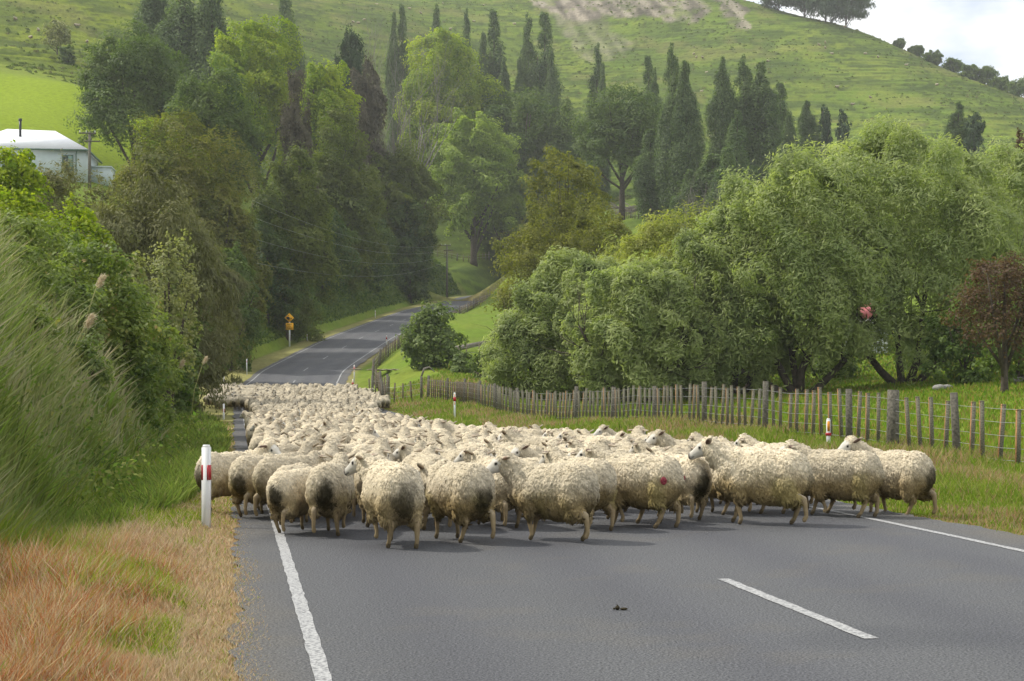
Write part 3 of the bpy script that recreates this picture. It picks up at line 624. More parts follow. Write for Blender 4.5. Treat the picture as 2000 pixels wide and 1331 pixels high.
for tries in range(34000):
    D = float(15.1 + (97 - 15.1) * rng.uniform() ** 1.25); lo_, hi_ = lbound(D), rbound(D)
    x = float(lo_ + .25 + (hi_ - lo_ - .5) * rng.uniform()); pxx = CX + x / D * F
    road_dir = math.degrees(math.atan(-np.interp(D, _ry, np.gradient(_rx)) * -1)); road_dir = 10 if D < 85 else 2
    if D < 19 and D < min(placed, key=lambda q: abs(CX + q[0] / q[1] * F - pxx))[1] + .25: continue
    if pxx > 1350 and D < 17: continue
    if D < 22: a = np.interp(pxx, [420, 620, 900, 1300, 1760], [-32, -12, 22, 45, 55]) + rng.normal(0, 16)
    elif D < 40: a = np.interp(pxx, [480, 700, 1200], [-8, 10, 35]) + rng.normal(0, 20)
    else: a = road_dir + rng.normal(0, 16)
    if 74 < D < 96 and pxx < 520: a = -62 + rng.normal(0, 10)
    if free(x, D, R(a), .39 if D < 40 else .43): occupy(x, D, R(a)); cand.append((x, D, float(a)))
cand.sort(key=lambda c: c[1])
# the stragglers stretching right off the far end of the flock
for (px, D, a) in ((722, 86, -80), (712, 92, -75)): cand.append(((px - CX) / F * D, D, a))
near = cand[:285]; rest = cand[285:]
cnt = {}
ORD = ['first', 'second', 'third', 'fourth', 'fifth', 'sixth', 'seventh', 'eighth', 'ninth', 'tenth']
for i, (x, D, a) in enumerate(near):
    p = int(rng.choice([0, 0, 1, 2, 3, 3, 4, 6, 6, 8, 8, 7, 9, 5, 10, 11, 11])); sc = float(rng.uniform(.88, 1.08)); pxx = CX + x / D * F
    best = min(placed, key=lambda q: abs(CX + q[0] / q[1] * F - pxx)); kk = best[3]; cnt[kk] = cnt.get(kk, 0) + 1
    if cnt[kk] <= 8: lab = '%s sheep behind %s, %s' % (ORD[cnt[kk] - 1], kk, POSE[p]); grp = None
    else:
        z = 'left edge' if x < lbound(D) + .8 else 'right edge' if x > rbound(D) - .8 else 'middle'
        lab = 'cream sheep packed in the %s of the flock, %s' % (z, POSE[p]); grp = 'sheep packed deep in the flock'
    lab = ' '.join(lab.split()[:16]); put_sheep(x, D, R(a), p, sc, lab, grp)
LO = [make_sheep(*PROTO[i], seed=40 + i, lo=k_) for k_ in (2, 1) for i in (0, 2, 6, 10, 11)]
def arrays(me):
    V = np.empty(len(me.vertices) * 3, np.float32); me.vertices.foreach_get('co', V); c = np.empty(len(me.vertices) * 4, np.float32); me.attributes['Col'].data.foreach_get('color', c)
    st = np.array([len(p.vertices) for p in me.polygons]); li = np.empty(len(me.loops), np.int32); me.loops.foreach_get('vertex_index', li)
    ends = np.cumsum(st); Q = np.array([li[e - 4:e] for e, k in zip(ends, st) if k == 4], np.int32).reshape(-1, 4); T = np.array([li[e - 3:e] for e, k in zip(ends, st) if k == 3], np.int32).reshape(-1, 3)
    return V.reshape(-1, 3), c.reshape(-1, 4)[:, :3], Q, T
LOA = []
for b, f in LO:
    a, q = arrays(b), arrays(f); n0 = len(a[0]); LOA.append((np.concatenate([a[0], q[0]]), np.concatenate([a[1], q[1]]), np.concatenate([a[2], q[2] + n0]), np.concatenate([a[3], q[3] + n0])))
VV = []; CC = []; QQ = []; TT = []; k = 0
hs = []
for (px, py) in ((700, 45), (712, 40), (690, 43), (735, 12), (800, 20), (822, 28), (865, 10), (925, 44), (945, 12), (880, 60), (1005, 52), (530, 8), (548, 14), (1265, 22), (1320, 8), (1345, 55), (1360, 118), (1372, 120), (1355, 112), (1380, 145), (1475, 12), (1455, 8), (1580, 28), (1600, 96), (1612, 90), (1650, 60), (1672, 58), (1612, 100), (1625, 113), (1715, 116), (1690, 112), (1770, 130), (1635, 172), (1700, 188), (1665, 200), (1830, 168), (1500, 122), (150, 50), (60, 80), (170, 85), (120, 105), (75, 62), (30, 40), (1388, 270), (1370, 180)):
    D = hit(px, py, 230, 640); hs.append(((px - CX) / F * D, D, float(rng.uniform(0, 360))))
for (x, D, a) in rest + hs:
    V, c, Q, T = LOA[int(rng.integers(0, 5)) + (5 if D < 46 else 0)]; th = R(a); sc = rng.uniform(.88, 1.06) * (1.0 if D > 200 else .86); ca, sa = math.cos(th) * sc, math.sin(th) * sc
    zb = TZ(x, D) if abs(soff(np.array([x]), np.array([D]))[0]) > 3.6 else float(zr(D))
    VV.append(np.stack([V[:, 0] * ca - V[:, 1] * sa + x, V[:, 0] * sa + V[:, 1] * ca + D, V[:, 2] * sc + zb], -1)); CC.append(np.clip(c * rng.uniform(.82, 1.08), 0, 1)); QQ.append(Q + k); TT.append(T + k); k += len(V)
print('sheep', len(near) + len(FRONT), 'rest', len(rest), 'verts', k)
tag(mk('distant_sheep', np.concatenate(VV), np.concatenate(QQ), np.concatenate(TT), attrs={'Col': np.concatenate(CC)}, mat=WOOL, smooth=True), 'tightly packed sheep filling the far bend and dotted over the hill', 'flock', kind='stuff')

# ------------------------------------------------------------------ trees and shrubs
def unit(n):
    v = rng.normal(0, 1, (n, 3)); return v / np.linalg.norm(v, axis=1)[:, None]
def leaves(lobes, n, ln, wd, style='broad', shell=.45, cull=.62, hole=None):
    """leaf cards spread through a set of ellipsoid lobes (cx,cy,cz,rx,ry,rz): V, Q, v"""
    Lb = np.array(lobes, float); ar = (Lb[:, 3] * Lb[:, 4] * Lb[:, 5]) ** (2 / 3); li = rng.choice(len(Lb), n, p=ar / ar.sum())
    d = unit(n); d[:, 2] = np.where((d[:, 2] < -.35) & (rng.uniform(0, 1, n) < .6), -d[:, 2], d[:, 2])
    r = 1 - shell * rng.uniform(0, 1, n) ** 1.4; r += .11 * rng.normal(0, 1, n)
    P = Lb[li, :3] + d * r[:, None] * Lb[li, 3:]
    if cull:
        mn = np.full(n, 9.0)
        for k, L in enumerate(Lb[:60]):
            q = np.sqrt((((P - L[:3]) / L[3:]) ** 2).sum(1)); q[li == k] = 9; mn = np.minimum(mn, q)
        kp = mn > cull
        if hole is not None: kp &= hole(P)
        P, d, li = P[kp], d[kp], li[kp]; n = len(P)
    elif hole is not None:
        kp = hole(P); P, d, li = P[kp], d[kp], li[kp]; n = len(P)
    nn = d / Lb[li, 3:]; nn /= np.linalg.norm(nn, axis=1)[:, None]
    if style == 'broad': nn = nn * 1.0 + unit(n) * .5 + np.array([-.1, 0, .45])
    elif style == 'up': nn = nn * 1.0 + unit(n) * .5 + np.array([0, 0, .25])
    else: nn = nn * .8 + unit(n) * .6 + np.array([-.1, 0, .45])
    nn /= np.linalg.norm(nn, axis=1)[:, None]
    a = unit(n)
    if style == 'up': a = a * .6 + np.array([0, 0, 1.0])
    if style == 'willow': a = a * .6 + d * .5 + np.array([.12, 0, .45])
    a -= nn * (a * nn).sum(1)[:, None]; a /= np.linalg.norm(a, axis=1)[:, None] + 1e-6; b = np.cross(nn, a)
    l = (ln * rng.uniform(.65, 1.3, n))[:, None]; w = (wd * rng.uniform(.7, 1.25, n))[:, None] * .5
    V = np.stack([P - a * l * .5, P + b * w + nn * w * .3 - a * l * .05, P + a * l * .5, P - b * w + nn * w * .3 - a * l * .05], 1).reshape(-1, 3)
    lv = rng.uniform(0, 1, len(Lb)); v = np.clip(.55 * rng.uniform(0, 1, n) + .45 * lv[li], 0, 1)
    i = np.arange(n) * 4
    return V, np.stack([i, i + 1, i + 2, i + 3], -1), np.repeat(v, 4)
def sublobes(c, r, k, frac=(.28, .42), at=.74, core=.72, zmin=-.6, spray=1.0):
    out = [(c[0], c[1], c[2], r[0] * core, r[1] * core, r[2] * core)]; g_ = (1 + 5 ** .5) / 2
    for i in range(k):
        z = 1 - (i + .5) * (1 - zmin) / k + rng.normal(0, .08); z = np.clip(z, -1, 1); th = 2 * np.pi * i * g_ + rng.normal(0, .35); q = math.sqrt(max(0, 1 - z * z)); f = rng.uniform(*frac); at_ = at * rng.uniform(.88, 1.1)
        out.append((c[0] + r[0] * q * math.cos(th) * at_, c[1] + r[1] * q * math.sin(th) * at_, c[2] + r[2] * z * at_, r[0] * f, r[1] * f, max(min(r[0], r[2]) * f * .8, r[2] * f * .38)))
    for i in range(int(k * 1.8)):
        z = rng.uniform(zmin, 1); th = rng.uniform(0, 6.283); q = math.sqrt(max(0, 1 - z * z)); f = rng.uniform(.09, .19); a = rng.uniform(.80, .98) * (1 - .10 * max(0, z))
        out.append((c[0] + r[0] * q * math.cos(th) * a, c[1] + r[1] * q * math.sin(th) * a, c[2] + r[2] * z * a, r[0] * f, r[1] * f, max(min(r[0], r[2]) * f * .9, r[2] * f * .6) * spray))
    return out
def ragged(V, v, r, rz, c, amp=1.0):
    """push leaves in and out by slow noise and open gaps, so that no crown keeps the outline of its lobes"""
    L4 = V.reshape(-1, 4, 3); P = L4.mean(1); c = np.array(c); sd = int(rng.integers(0, 9999)); k = np.array([1, 1, 1.0]) / r
    d = (P - c) / np.array([r, r, rz]); dl = np.linalg.norm(d, axis=1)
    f = .55 * (n3(P * k * 2.0 + sd, 1.0, sd) - .5) + .34 * (n3(P * k * 5.0 + sd, 1.0, sd + 3) - .5)
    L4 = L4 + ((P - c) * (f * amp)[:, None])[:, None, :]
    g = n3(P * k * 6.5 + sd, 1.0, sd + 7); kp = ~((g > .57) & (dl > .55) & (rng.uniform(0, 1, len(P)) < .78)) & (L4[:, :, 2].mean(1) > -.4)
    L4 = L4[kp]; v = v.reshape(-1, 4)[kp].ravel(); i = np.arange(len(L4)) * 4
    return L4.reshape(-1, 3), np.stack([i, i + 1, i + 2, i + 3], -1), v
def branch(mb, p, d, L, r, depth, spread=.55, n=5, up=.15, segs=4):
    pts = [Vector(p)]; rad = [r]; d = Vector(d).normalized()
    for i in range(segs):
        d = (d + Vector(rng.normal(0, .14, 3)) + Vector((0, 0, up * .3))).normalized(); pts.append(pts[-1] + d * L / segs); rad.append(r * (1 - .62 * (i + 1) / segs))
    mb.tube(pts, rad, 6 if r > .05 else 4)
    if depth <= 0: return
    for k in range(n):
        i = 1 + (k * (segs - 1)) // max(1, n - 1) if n > 1 else segs; i = min(i, segs)
        dd = ((pts[i] - pts[i - 1]).normalized() + Vector(rng.normal(0, 1, 3)) * spread); dd.z += up
        branch(mb, pts[i], dd, L * rng.uniform(.45, .68), rad[i] * .62, depth - 1, spread, max(2, n - 1), up, max(2, segs - 1))
LM = dict(
    darkround=leafmat('dark_green_leaves', (.036, .068, .022), (.088, .128, .044), .35),
    maple=leafmat('yellow_green_leaves', (.085, .145, .010), (.20, .245, .018), .4),
    forest=leafmat('olive_brown_leaves', (.042, .066, .016), (.098, .122, .028), .35), deep=leafmat('deep_green_leaves', (.024, .052, .018), (.062, .095, .026), .3),
    redolive=leafmat('reddish_olive_leaves', (.058, .08, .018), (.125, .128, .032), .35), grove=leafmat('grove_green_leaves', (.036, .07, .020), (.088, .128, .034), .35),
    light=leafmat('light_green_leaves', (.092, .145, .026), (.185, .245, .055), .4, .35, .5), olive=leafmat('olive_yellow_leaves', (.070, .085, .016), (.140, .150, .034), .4),
    willow=leafmat('willow_leaves', (.12, .162, .078), (.24, .285, .155), .4, .4, .45), willowy=leafmat('yellowish_willow_leaves', (.12, .15, .04), (.23, .25, .085), .4, .35, .5),
    kanuka=leafmat('grey_brown_twiggy_leaves', (.064, .075, .036), (.120, .126, .072), .25, .7), leafy=leafmat('glossy_shrub_leaves', (.056, .092, .024), (.150, .195, .058), .35, .3, .6, c=(.42, .30, .12)),
    poplar=leafmat('poplar_leaves', (.032, .06, .027), (.095, .14, .062), .35, .4, .4), pine=leafmat('dark_needles', (.016, .034, .020), (.045, .075, .04), .15, .7),
    purple=leafmat('purple_brown_leaves', (.040, .028, .020), (.085, .055, .038), .3), brown=leafmat('dead_brown_needles', (.040, .042, .036), (.080, .076, .064), .15, .8),
    bush=leafmat('roadside_bush_leaves', (.05, .085, .028), (.13, .172, .066), .35, .3, .6), grey=leafmat('grey_green_leaves', (.10, .125, .06), (.20, .215, .12), .3, .6))
def tree(name, label, mat, px, D, top, hw, bot=.2, lobes=16, ln=None, wd=.62, cov=3.5, style='broad', group='trees in the valley', lean=0, frac=(.28, .42), cat='tree', trunk='bark', depth=None, limbs=5, xs=1, zmin=-.6, shell=.45, trad=None, hole=None):
    X, Y, Zt = PX(px, top, D); zb = TZ(X, D) - .15; r = hw * D / F * 1.04; H = max(Zt - zb, 1.3 * r); bot, zmin = (-.22, -.75) if bot < .03 else (bot - .06, zmin); c0 = bot * H; rz = (H - c0) / 2 / .98
    ln = ln or max(.12, 2.9 * D / 1536); w = ln * wd
    root = empty(name, (X, D, zb)); tag(root, label, cat, group)
    lb = sublobes((lean, 0, c0 + rz), (r, r * .95, rz), lobes, frac, zmin=zmin)
    A = 4 * np.pi * ((r ** 3.2 + 2 * (r * rz) ** 1.6) / 3) ** (1 / 1.6); n = int(cov * A / (ln * w * .5)); n = min(max(n, 2500), 110000)
    V, Q, v = leaves(lb, n, ln, w, style, shell=shell, hole=hole); V, Q, v = ragged(V, v, r, rz, (lean, 0, c0 + rz)); mk('crown', V, Q, attrs={'v': v}, mat=LM[mat], parent=root)
    mb = MB(); tr = trad or max(.08, H * .022)
    mb.tube([(0, 0, -.2), (lean * .1, 0, max(.1, c0 * .6)), (lean * .5, 0, c0 + rz * .6), (lean, 0, c0 + rz * 1.5)], [tr * 1.25, tr, tr * .6, tr * .15], 8)
    for i in range(limbs):
        L_ = lb[1 + int(rng.integers(0, len(lb) - 1))]; z0 = max(.1, c0 * .8) + rz * .5 * i / limbs
        p0 = Vector((lean * .4, 0, z0)); p1 = Vector(L_[:3]); md = p0.lerp(p1, .5) + Vector((0, 0, -.06 * r)); mb.tube([p0, md, p1], [tr * .5, tr * .32, tr * .1], 5)
    mb.build('trunk', M[trunk], root, True); return root
G1 = 'trees on the left valley side'
tree('broadleaf_tree', 'big rounded grey green tree behind the white roofed house', 'darkround', 262, 178, 52, 106, .12, 26, group=G1)
tree('broadleaf_tree', 'tall yellow green tree between the left poplars and the brown cypress', 'maple', 500, 212, 22, 92, .12, 28, group=G1, cov=3.3)
tree('broadleaf_tree', 'smaller yellow green tree right of the brown cypress', 'maple', 632, 206, 86, 60, .08, 20, group=G1, cov=3.3)
tree('broadleaf_tree', 'dense dark green tree in front of the left poplars', 'grove', 418, 168, 136, 98, .05, 26, group=G1)
tree('cypress_tree', 'brown half dead cypress in front of the yellow green trees', 'brown', 578, 166, 150, 40, .02, 14, group=G1, style='up', wd=.35)
tree('conifer_tree', 'dark conifer left of the bare grey tree', 'pine', 682, 232, 52, 38, .05, 16, group=G1, style='up', wd=.4)
tree('conifer_tree', 'dim grey green conifer right behind the bare grey tree', 'brown', 716, 226, 96, 40, .05, 14, group=G1, style='up', wd=.4)
tree('broadleaf_tree', 'large bright yellow green tree in the middle, right of the bare tree', 'maple', 862, 308, 62, 82, .06, 34, group=G1, cov=3.4)
tree('broadleaf_tree', 'low yellow green tree filling below the large bright one', 'maple', 955, 312, 160, 72, .05, 18, group=G1)
tree('broadleaf_tree', 'dark green domed tree behind the light green poplar sapling', 'grove', 1010, 302, 172, 108, .08, 30, group=G1)
tree('broadleaf_tree', 'dark green tree filling the gap left of the spreading tree', 'grove', 1105, 300, 205, 78, .08, 18, group=G1)
tree('broadleaf_tree', 'dark spreading tree with a bare forked trunk showing, beside the tall twin poplars', 'darkround', 1215, 252, 182, 90, .32, 28, group=G1, limbs=9)
tree('broadleaf_tree', 'light green young tree on the grass bank above the road bend', 'light', 925, hit(900, 517, 200), 220, 94, .12, 24, style='broad', group=G1, cov=3.2, frac=(.22, .36))
tree('broadleaf_tree', 'light green side tree leaning right over the paddock', 'light', 995, hit(960, 517, 200) - 4, 312, 42, .3, 12, group=G1)
tree('olive_tree', 'thin olive brown tree with branches showing through, left of the willows', 'olive', 1105, 122, 262, 88, .10, 30, cov=1.15, group=G1, limbs=16, shell=.8, frac=(.2, .32), trad=.13)
tree('olive_tree', 'low olive brown tree spreading below the thin olive tree', 'olive', 1055, 118, 420, 100, .02, 24, cov=1.5, group=G1, limbs=10, shell=.7, trad=.12)
tree('olive_tree', 'olive tree at the right behind the leftmost willow', 'olive', 1165, 116, 372, 78, .02, 18, cov=1.5, group=G1, limbs=8, shell=.7, trad=.12)
tree('native_tree', 'reddish olive tree with yellow green top below the house pole', 'redolive', 345, 128, 232, 128, .02, 30, group=G1, cov=2.6)
tree('native_tree', 'yellow green topped tree behind the reddish olive tree', 'maple', 345, 136, 222, 75, .3, 12, group=G1, cov=2.0)
tree('native_tree', 'tall dark olive tree at left of the roadside forest', 'forest', 560, 146, 268, 85, .0, 24, group=G1)
tree('native_tree', 'tallest dark olive tree of the roadside forest', 'forest', 665, 186, 246, 84, .0, 28, group=G1)
tree('native_tree', 'dark olive tree at the road end of the roadside forest', 'forest', 775, 226, 258, 80, .0, 26, group=G1)
tree('native_tree', 'low dark tree overhanging the road bend', 'deep', 800, 222, 385, 46, .0, 18, group=G1)
tree('native_tree', 'brown olive tree above the warning sign', 'redolive', 430, 125, 325, 92, .0, 24, group=G1)
tree('native_tree', 'dark olive tree closing the view at the top of the road bend', 'forest', 806, 236, 320, 38, .0, 18, group=G1)
for i, (px, D, top, hw, lab) in enumerate(((522, 143, 425, 62, 'deep green shrubby tree directly behind the warning sign'), (630, 172, 412, 64, 'deep green shrubby tree right of the warning sign'), (715, 201, 428, 60, 'deep green shrubby tree beside the middle of the road bend'), (790, 222, 470, 48, 'deep green shrub at the far end of the road bend'), (452, 119, 470, 54, 'mid green shrubby tree left of the warning sign'), (362, 98, 520, 50, 'dark shrub over the wide left verge by the flock'))):
    tree('shrubby_tree', lab, 'deep' if i < 4 else 'grove', px, D, top, hw, .0, 18, group='shrubs along the left roadside', cov=2.6)
# slopes below: shrubs near the left bank
G2 = 'shrubs on the left bank'
tree('twiggy_shrub', 'large grey brown twiggy shrub on the left slope below the house', 'kanuka', 300, 66, 335, 135, .02, 34, ln=.26, wd=.3, group=G2, cat='shrub', cov=2.8, style='up')
tree('twiggy_shrub', 'grey brown twiggy shrub leaning to the road at right of the larger one', 'kanuka', 385, 108, 430, 84, .0, 22, ln=.26, wd=.3, group=G2, cat='shrub', cov=2.6, style='up')
tree('broadleaf_shrub', 'olive green bushy tree at the left edge below the house', 'maple', 20, 60, 262, 78, .0, 20, ln=.2, group=G2, cat='shrub', cov=2.0)
tree('broadleaf_shrub', 'yellow green shrub in front of the grey brown twiggy shrub', 'maple', 150, 46, 372, 68, .0, 18, ln=.15, group=G2, cat='shrub', cov=1.5, shell=.7)
tree('broadleaf_shrub', 'glossy leaved shrub at the far left edge', 'leafy', 30, 36, 410, 95, .0, 24, ln=.12, group=G2, cat='shrub', cov=2.2)
tree('broadleaf_shrub', 'glossy leaved tall shrub with reddish tips in the middle of the left bank', 'leafy', 195, 34, 470, 100, .0, 26, ln=.115, group=G2, cat='shrub', cov=2.0, shell=.65)
tree('broadleaf_shrub', 'pale green feathery shrub rising before the grey brown twiggy shrub', 'grey', 330, 52, 445, 60, .05, 20, ln=.14, group=G2, cat='shrub', cov=1.0, shell=.8)
tree('broadleaf_shrub', 'leafy shrub low on the bank above the long grass', 'leafy', 275, 38, 555, 72, .0, 18, ln=.12, group=G2, cat='shrub', cov=1.8)
tree('broadleaf_shrub', 'bright green leafy shrub hanging above the wide left verge', 'bush', 318, 60, 600, 56, .0, 16, ln=.17, group=G2, cat='shrub', cov=2.2)
tree('broadleaf_shrub', 'low leafy bush with yellow leaves at the left edge of the bank', 'leafy', 62, 24, 585, 55, .0, 16, ln=.09, group=G2, cat='shrub', cov=1.3, shell=.7)
for (px, D, top, hw, mat, lab) in ((40, 30, 470, 80, 'leafy', 'leafy shrub low at the left edge, in front of the olive green bushy tree'), (110, 32, 520, 80, 'bush', 'mid green leafy shrub right of the left edge shrubs'), (120, 40, 430, 70, 'leafy', 'glossy shrub with yellow tips behind the mid green leafy shrub'), (245, 44, 470, 70, 'grey', 'pale sage shrub between the glossy shrubs'), (295, 46, 590, 58, 'leafy', 'glossy shrub at the right foot of the left bank'), (255, 34, 640, 60, 'grove', 'dark low shrub above the seeding bank grass'), (160, 27, 640, 60, 'bush', 'low green shrub in the seeding grass of the bank'), (330, 58, 640, 48, 'grove', 'dark bush overhanging the grass where the verge widens'), (335, 64, 560, 58, 'leafy', 'glossy shrub above the dark overhanging bush'), (95, 74, 278, 95, 'kanuka', 'thin grey twiggy shrub screening the front of the house'), (200, 78, 345, 70, 'kanuka', 'grey brown twiggy shrub just below the house corner'), (20, 48, 350, 70, 'maple', 'yellow olive shrub at the left edge under the house')):
    tree('broadleaf_shrub' if mat != 'kanuka' else 'twiggy_shrub', lab, mat, px, D, top, hw, .0, 18, ln=max(.085, D * .0033), wd=.6 if mat != 'kanuka' else .3, group=G2, cat='shrub', cov=1.6 if mat != 'kanuka' else 1.1, shell=.65)
# bush by the bend, creek scrub
tree('roadside_bush', 'round glossy green bush by the fence at the bend', 'bush', 842, 104, 592, 56, .02, 24, ln=.24, wd=.75, group='bushes by the creek', cat='bush', cov=3)
for i, (px, D, top, hw, lab) in enumerate(((905, 98, 690, 30, 'low scrubby bush at the creek just right of the round glossy bush'), (952, 92, 680, 36, 'leafy bush at the creek by the leftmost willow'), (985, 84, 640, 34, 'leaning shrub under the left end of the willows'))):
    tree('creek_bush', lab, 'bush' if i != 1 else 'grove', px, D, top, hw, .0, 10, ln=.22, group='bushes by the creek', cat='bush', cov=2)
# willows
def willow(label, px, D, top, hw, mat, stems, bot=.22, lobes=30, n=90000, hole=None, py=.8):
    X, Y, Zt = PX(px, top, D); zb = TZ(X, D) - .1; H = Zt - zb; r = hw * D / F; root = empty('willow_tree', (X, D, zb)); tag(root, label, 'tree', 'willow trees behind the fence')
    r *= 1.08; c0 = (bot - .17) * H; rz = (H - c0) / 2 / .98
    lb = sublobes((0, 0, c0 + rz), (r, r * py, rz), int(lobes * 1.5), (.13, .30), .80, .80, zmin=-.8, spray=1.9)
    V, Q, v = leaves(lb, int(n * 1.25), .29, .07, 'willow', .7, .74, hole=(lambda P: hole(P + np.array([X, D, zb]))) if hole else None)
    V, Q, v = ragged(V, v, r, rz, (0, 0, c0 + rz), .6); mk('crown', V, Q, attrs={'v': v}, mat=LM[mat], parent=root)
    mb = MB()
    for (dx, dz, L) in stems:
        pts = [Vector((dx * .15, 0, -.2))]; d = Vector((dx, rng.normal(0, .3), dz)).normalized(); rad = [.20]
        for i in range(6):
            d = (d + Vector(rng.normal(0, .13, 3)) + Vector((0, 0, .07))).normalized(); pts.append(pts[-1] + d * L / 6); rad.append(.20 * (1 - .14 * (i + 1)))
        mb.tube(pts, rad, 8)
        for i in range(2, 7):
            for q in range(2): branch(mb, pts[i], (d + Vector(rng.normal(0, .6, 3))), L * .4, rad[i] * .45, 1, .5, 3)
    mb.build('trunk', M['bark'], root, True); return root
def hole_at(cx, cz, rx, rz):
    return lambda P: (((P[:, 0] - cx) / rx) ** 2 + ((P[:, 2] - cz) / rz) ** 2) > 1
HX, HZ = (1692 - CX) / F * 66, CH - (614 - CY) / F * 66
hl = lambda P: (((P[:, 0] - .2307 * P[:, 1]) / .62) ** 2 + ((P[:, 2] - CH - .0425 * P[:, 1]) / .55) ** 2) > rng.uniform(0, 1.25, len(P)) ** .5
willow('low rounded willow at the left end of the willow row', 1110, 74, 500, 140, 'willow', [(-1.1, .7, 4.5), (-.7, .9, 5), (.5, 1, 5), (-1.2, .5, 4)], .0, 34, 90000)
willow('yellowish willow rising between the two green willows', 1330, 79, 425, 180, 'willowy', [(-.5, 1, 7), (-1.4, .5, 8), (.3, 1, 6)], .10, 34, 90000)
willow('tall broad willow with several dark leaning trunks in the middle of the row', 1560, 70, 292, 190, 'willow', [(-.7, 1, 8), (.35, 1, 8), (-1.4, .8, 8), (.9, .8, 7), (0, 1, 7)], .15, 36, 100000, hl)
willow('tallest willow with thick trunk forking low at the right', 1765, 72, 252, 205, 'willow', [(-.9, .9, 8), (1.4, .75, 8), (.5, 1, 8), (-.3, 1, 7)], .17, 38, 110000, hl)
willow('willow cut by the right edge of the picture', 1955, 76, 285, 140, 'willow', [(-.4, 1, 8), (.4, 1, 8)], .2, 28, 60000)
willow('small leaning willow hanging low in front of the left willows', 1250, 69, 520, 130, 'willow', [(-.9, .8, 5), (.7, .9, 5), (1.0, .7, 5)], .08, 30, 80000)
willow('green willow filling the row between the yellowish and the tall broad willow', 1430, 71, 400, 125, 'willow', [(-.6, 1, 6), (.7, 1, 6), (0, 1, 6)], .08, 28, 70000)
tree('purple_tree', 'purple brown leaved small tree at the right edge before the willows', 'purple', 1962, 55, 476, 92, .18, 34, ln=.12, wd=.7, group='purple leaved trees', cov=1.3, shell=.75, limbs=8, trad=.14)
tree('purple_tree', 'purple brown tree peeping over the willows at the right edge', 'purple', 2010, 95, 238, 40, .5, 12, group='purple leaved trees', cov=2.0)
for (px, D, top, hw, lab) in ((1885, 66, 560, 78, 'dark leafy shrub under the purple leaved tree'), (1990, 62, 560, 85, 'dense green shrub right under the purple leaved tree'), (1450, 80, 690, 60, 'dim undergrowth shrub between the willow trunks'), (1630, 80, 705, 50, 'dim undergrowth shrub behind the forked willow trunk'), (1330, 84, 690, 60, 'dim undergrowth shrub behind the left willow trunks'), (1180, 84, 690, 60, 'dim undergrowth shrub behind the leftmost willow'), (1810, 82, 690, 60, 'dim undergrowth shrub behind the tallest willow')):
    tree('undergrowth_shrub', lab, 'grove', px, D, top, hw, .0, 12, ln=.2, group='shrubs under the willows', cat='shrub', cov=1.6)
# poplars: four masters, then copies
def poplar_parts(k):
    rg = np.random.default_rng(100 + k); lb = []
    for i in range(46):
        t = rg.uniform(.10, .985); rr = (.62 + .38 * math.sin(math.pi * min(1, t * 1.25))) * (1 - max(0, t - .66) / .36) ** .5 * .105; th = rg.uniform(0, 2 * np.pi); o = rr * rg.uniform(.25, .62)
        lb.append((o * math.cos(th), o * math.sin(th), t - .01, rr * .55, rr * .55, rr * rg.uniform(1.0, 1.7)))
    V, Q, v = leaves(lb, 32000, .0135, .0085, 'up', .5, .5)
    c = mk('crown', V, Q, attrs={'v': v}, mat=LM['poplar'], link=False)
    mb = MB(); mb.tube([(0, 0, -.01), (0, 0, .2), (0, 0, .6), (0, 0, .95)], [.012, .010, .006, .001], 7)
    for i in range(14): a = rg.uniform(0, 6.28); z = rg.uniform(.06, .6); mb.tube([(0, 0, z), (.03 * math.cos(a), .03 * math.sin(a), z + .06), (.04 * math.cos(a), .04 * math.sin(a), z + .16)], [.004, .003, .001], 4)
    return c, mb.build('trunk', M['bark'], None, True, link=False)
PP = [poplar_parts(k) for k in range(4)]
def poplar(label, px, D, top, hw, k):
    X, Y, Zt = PX(px, top, D); zb = TZ(X, D) - .2; H = Zt - zb; r = hw * D / F; root = empty('poplar_tree', (X, D, zb), float(rng.uniform(0, 6.28))); tag(root, label, 'tree', 'lombardy poplars along the foot of the hill')
    c, tk = PP[k % 4]; root.scale = (r / .057, r / .057, H); inst('crown', c, root); inst('trunk', tk, root)
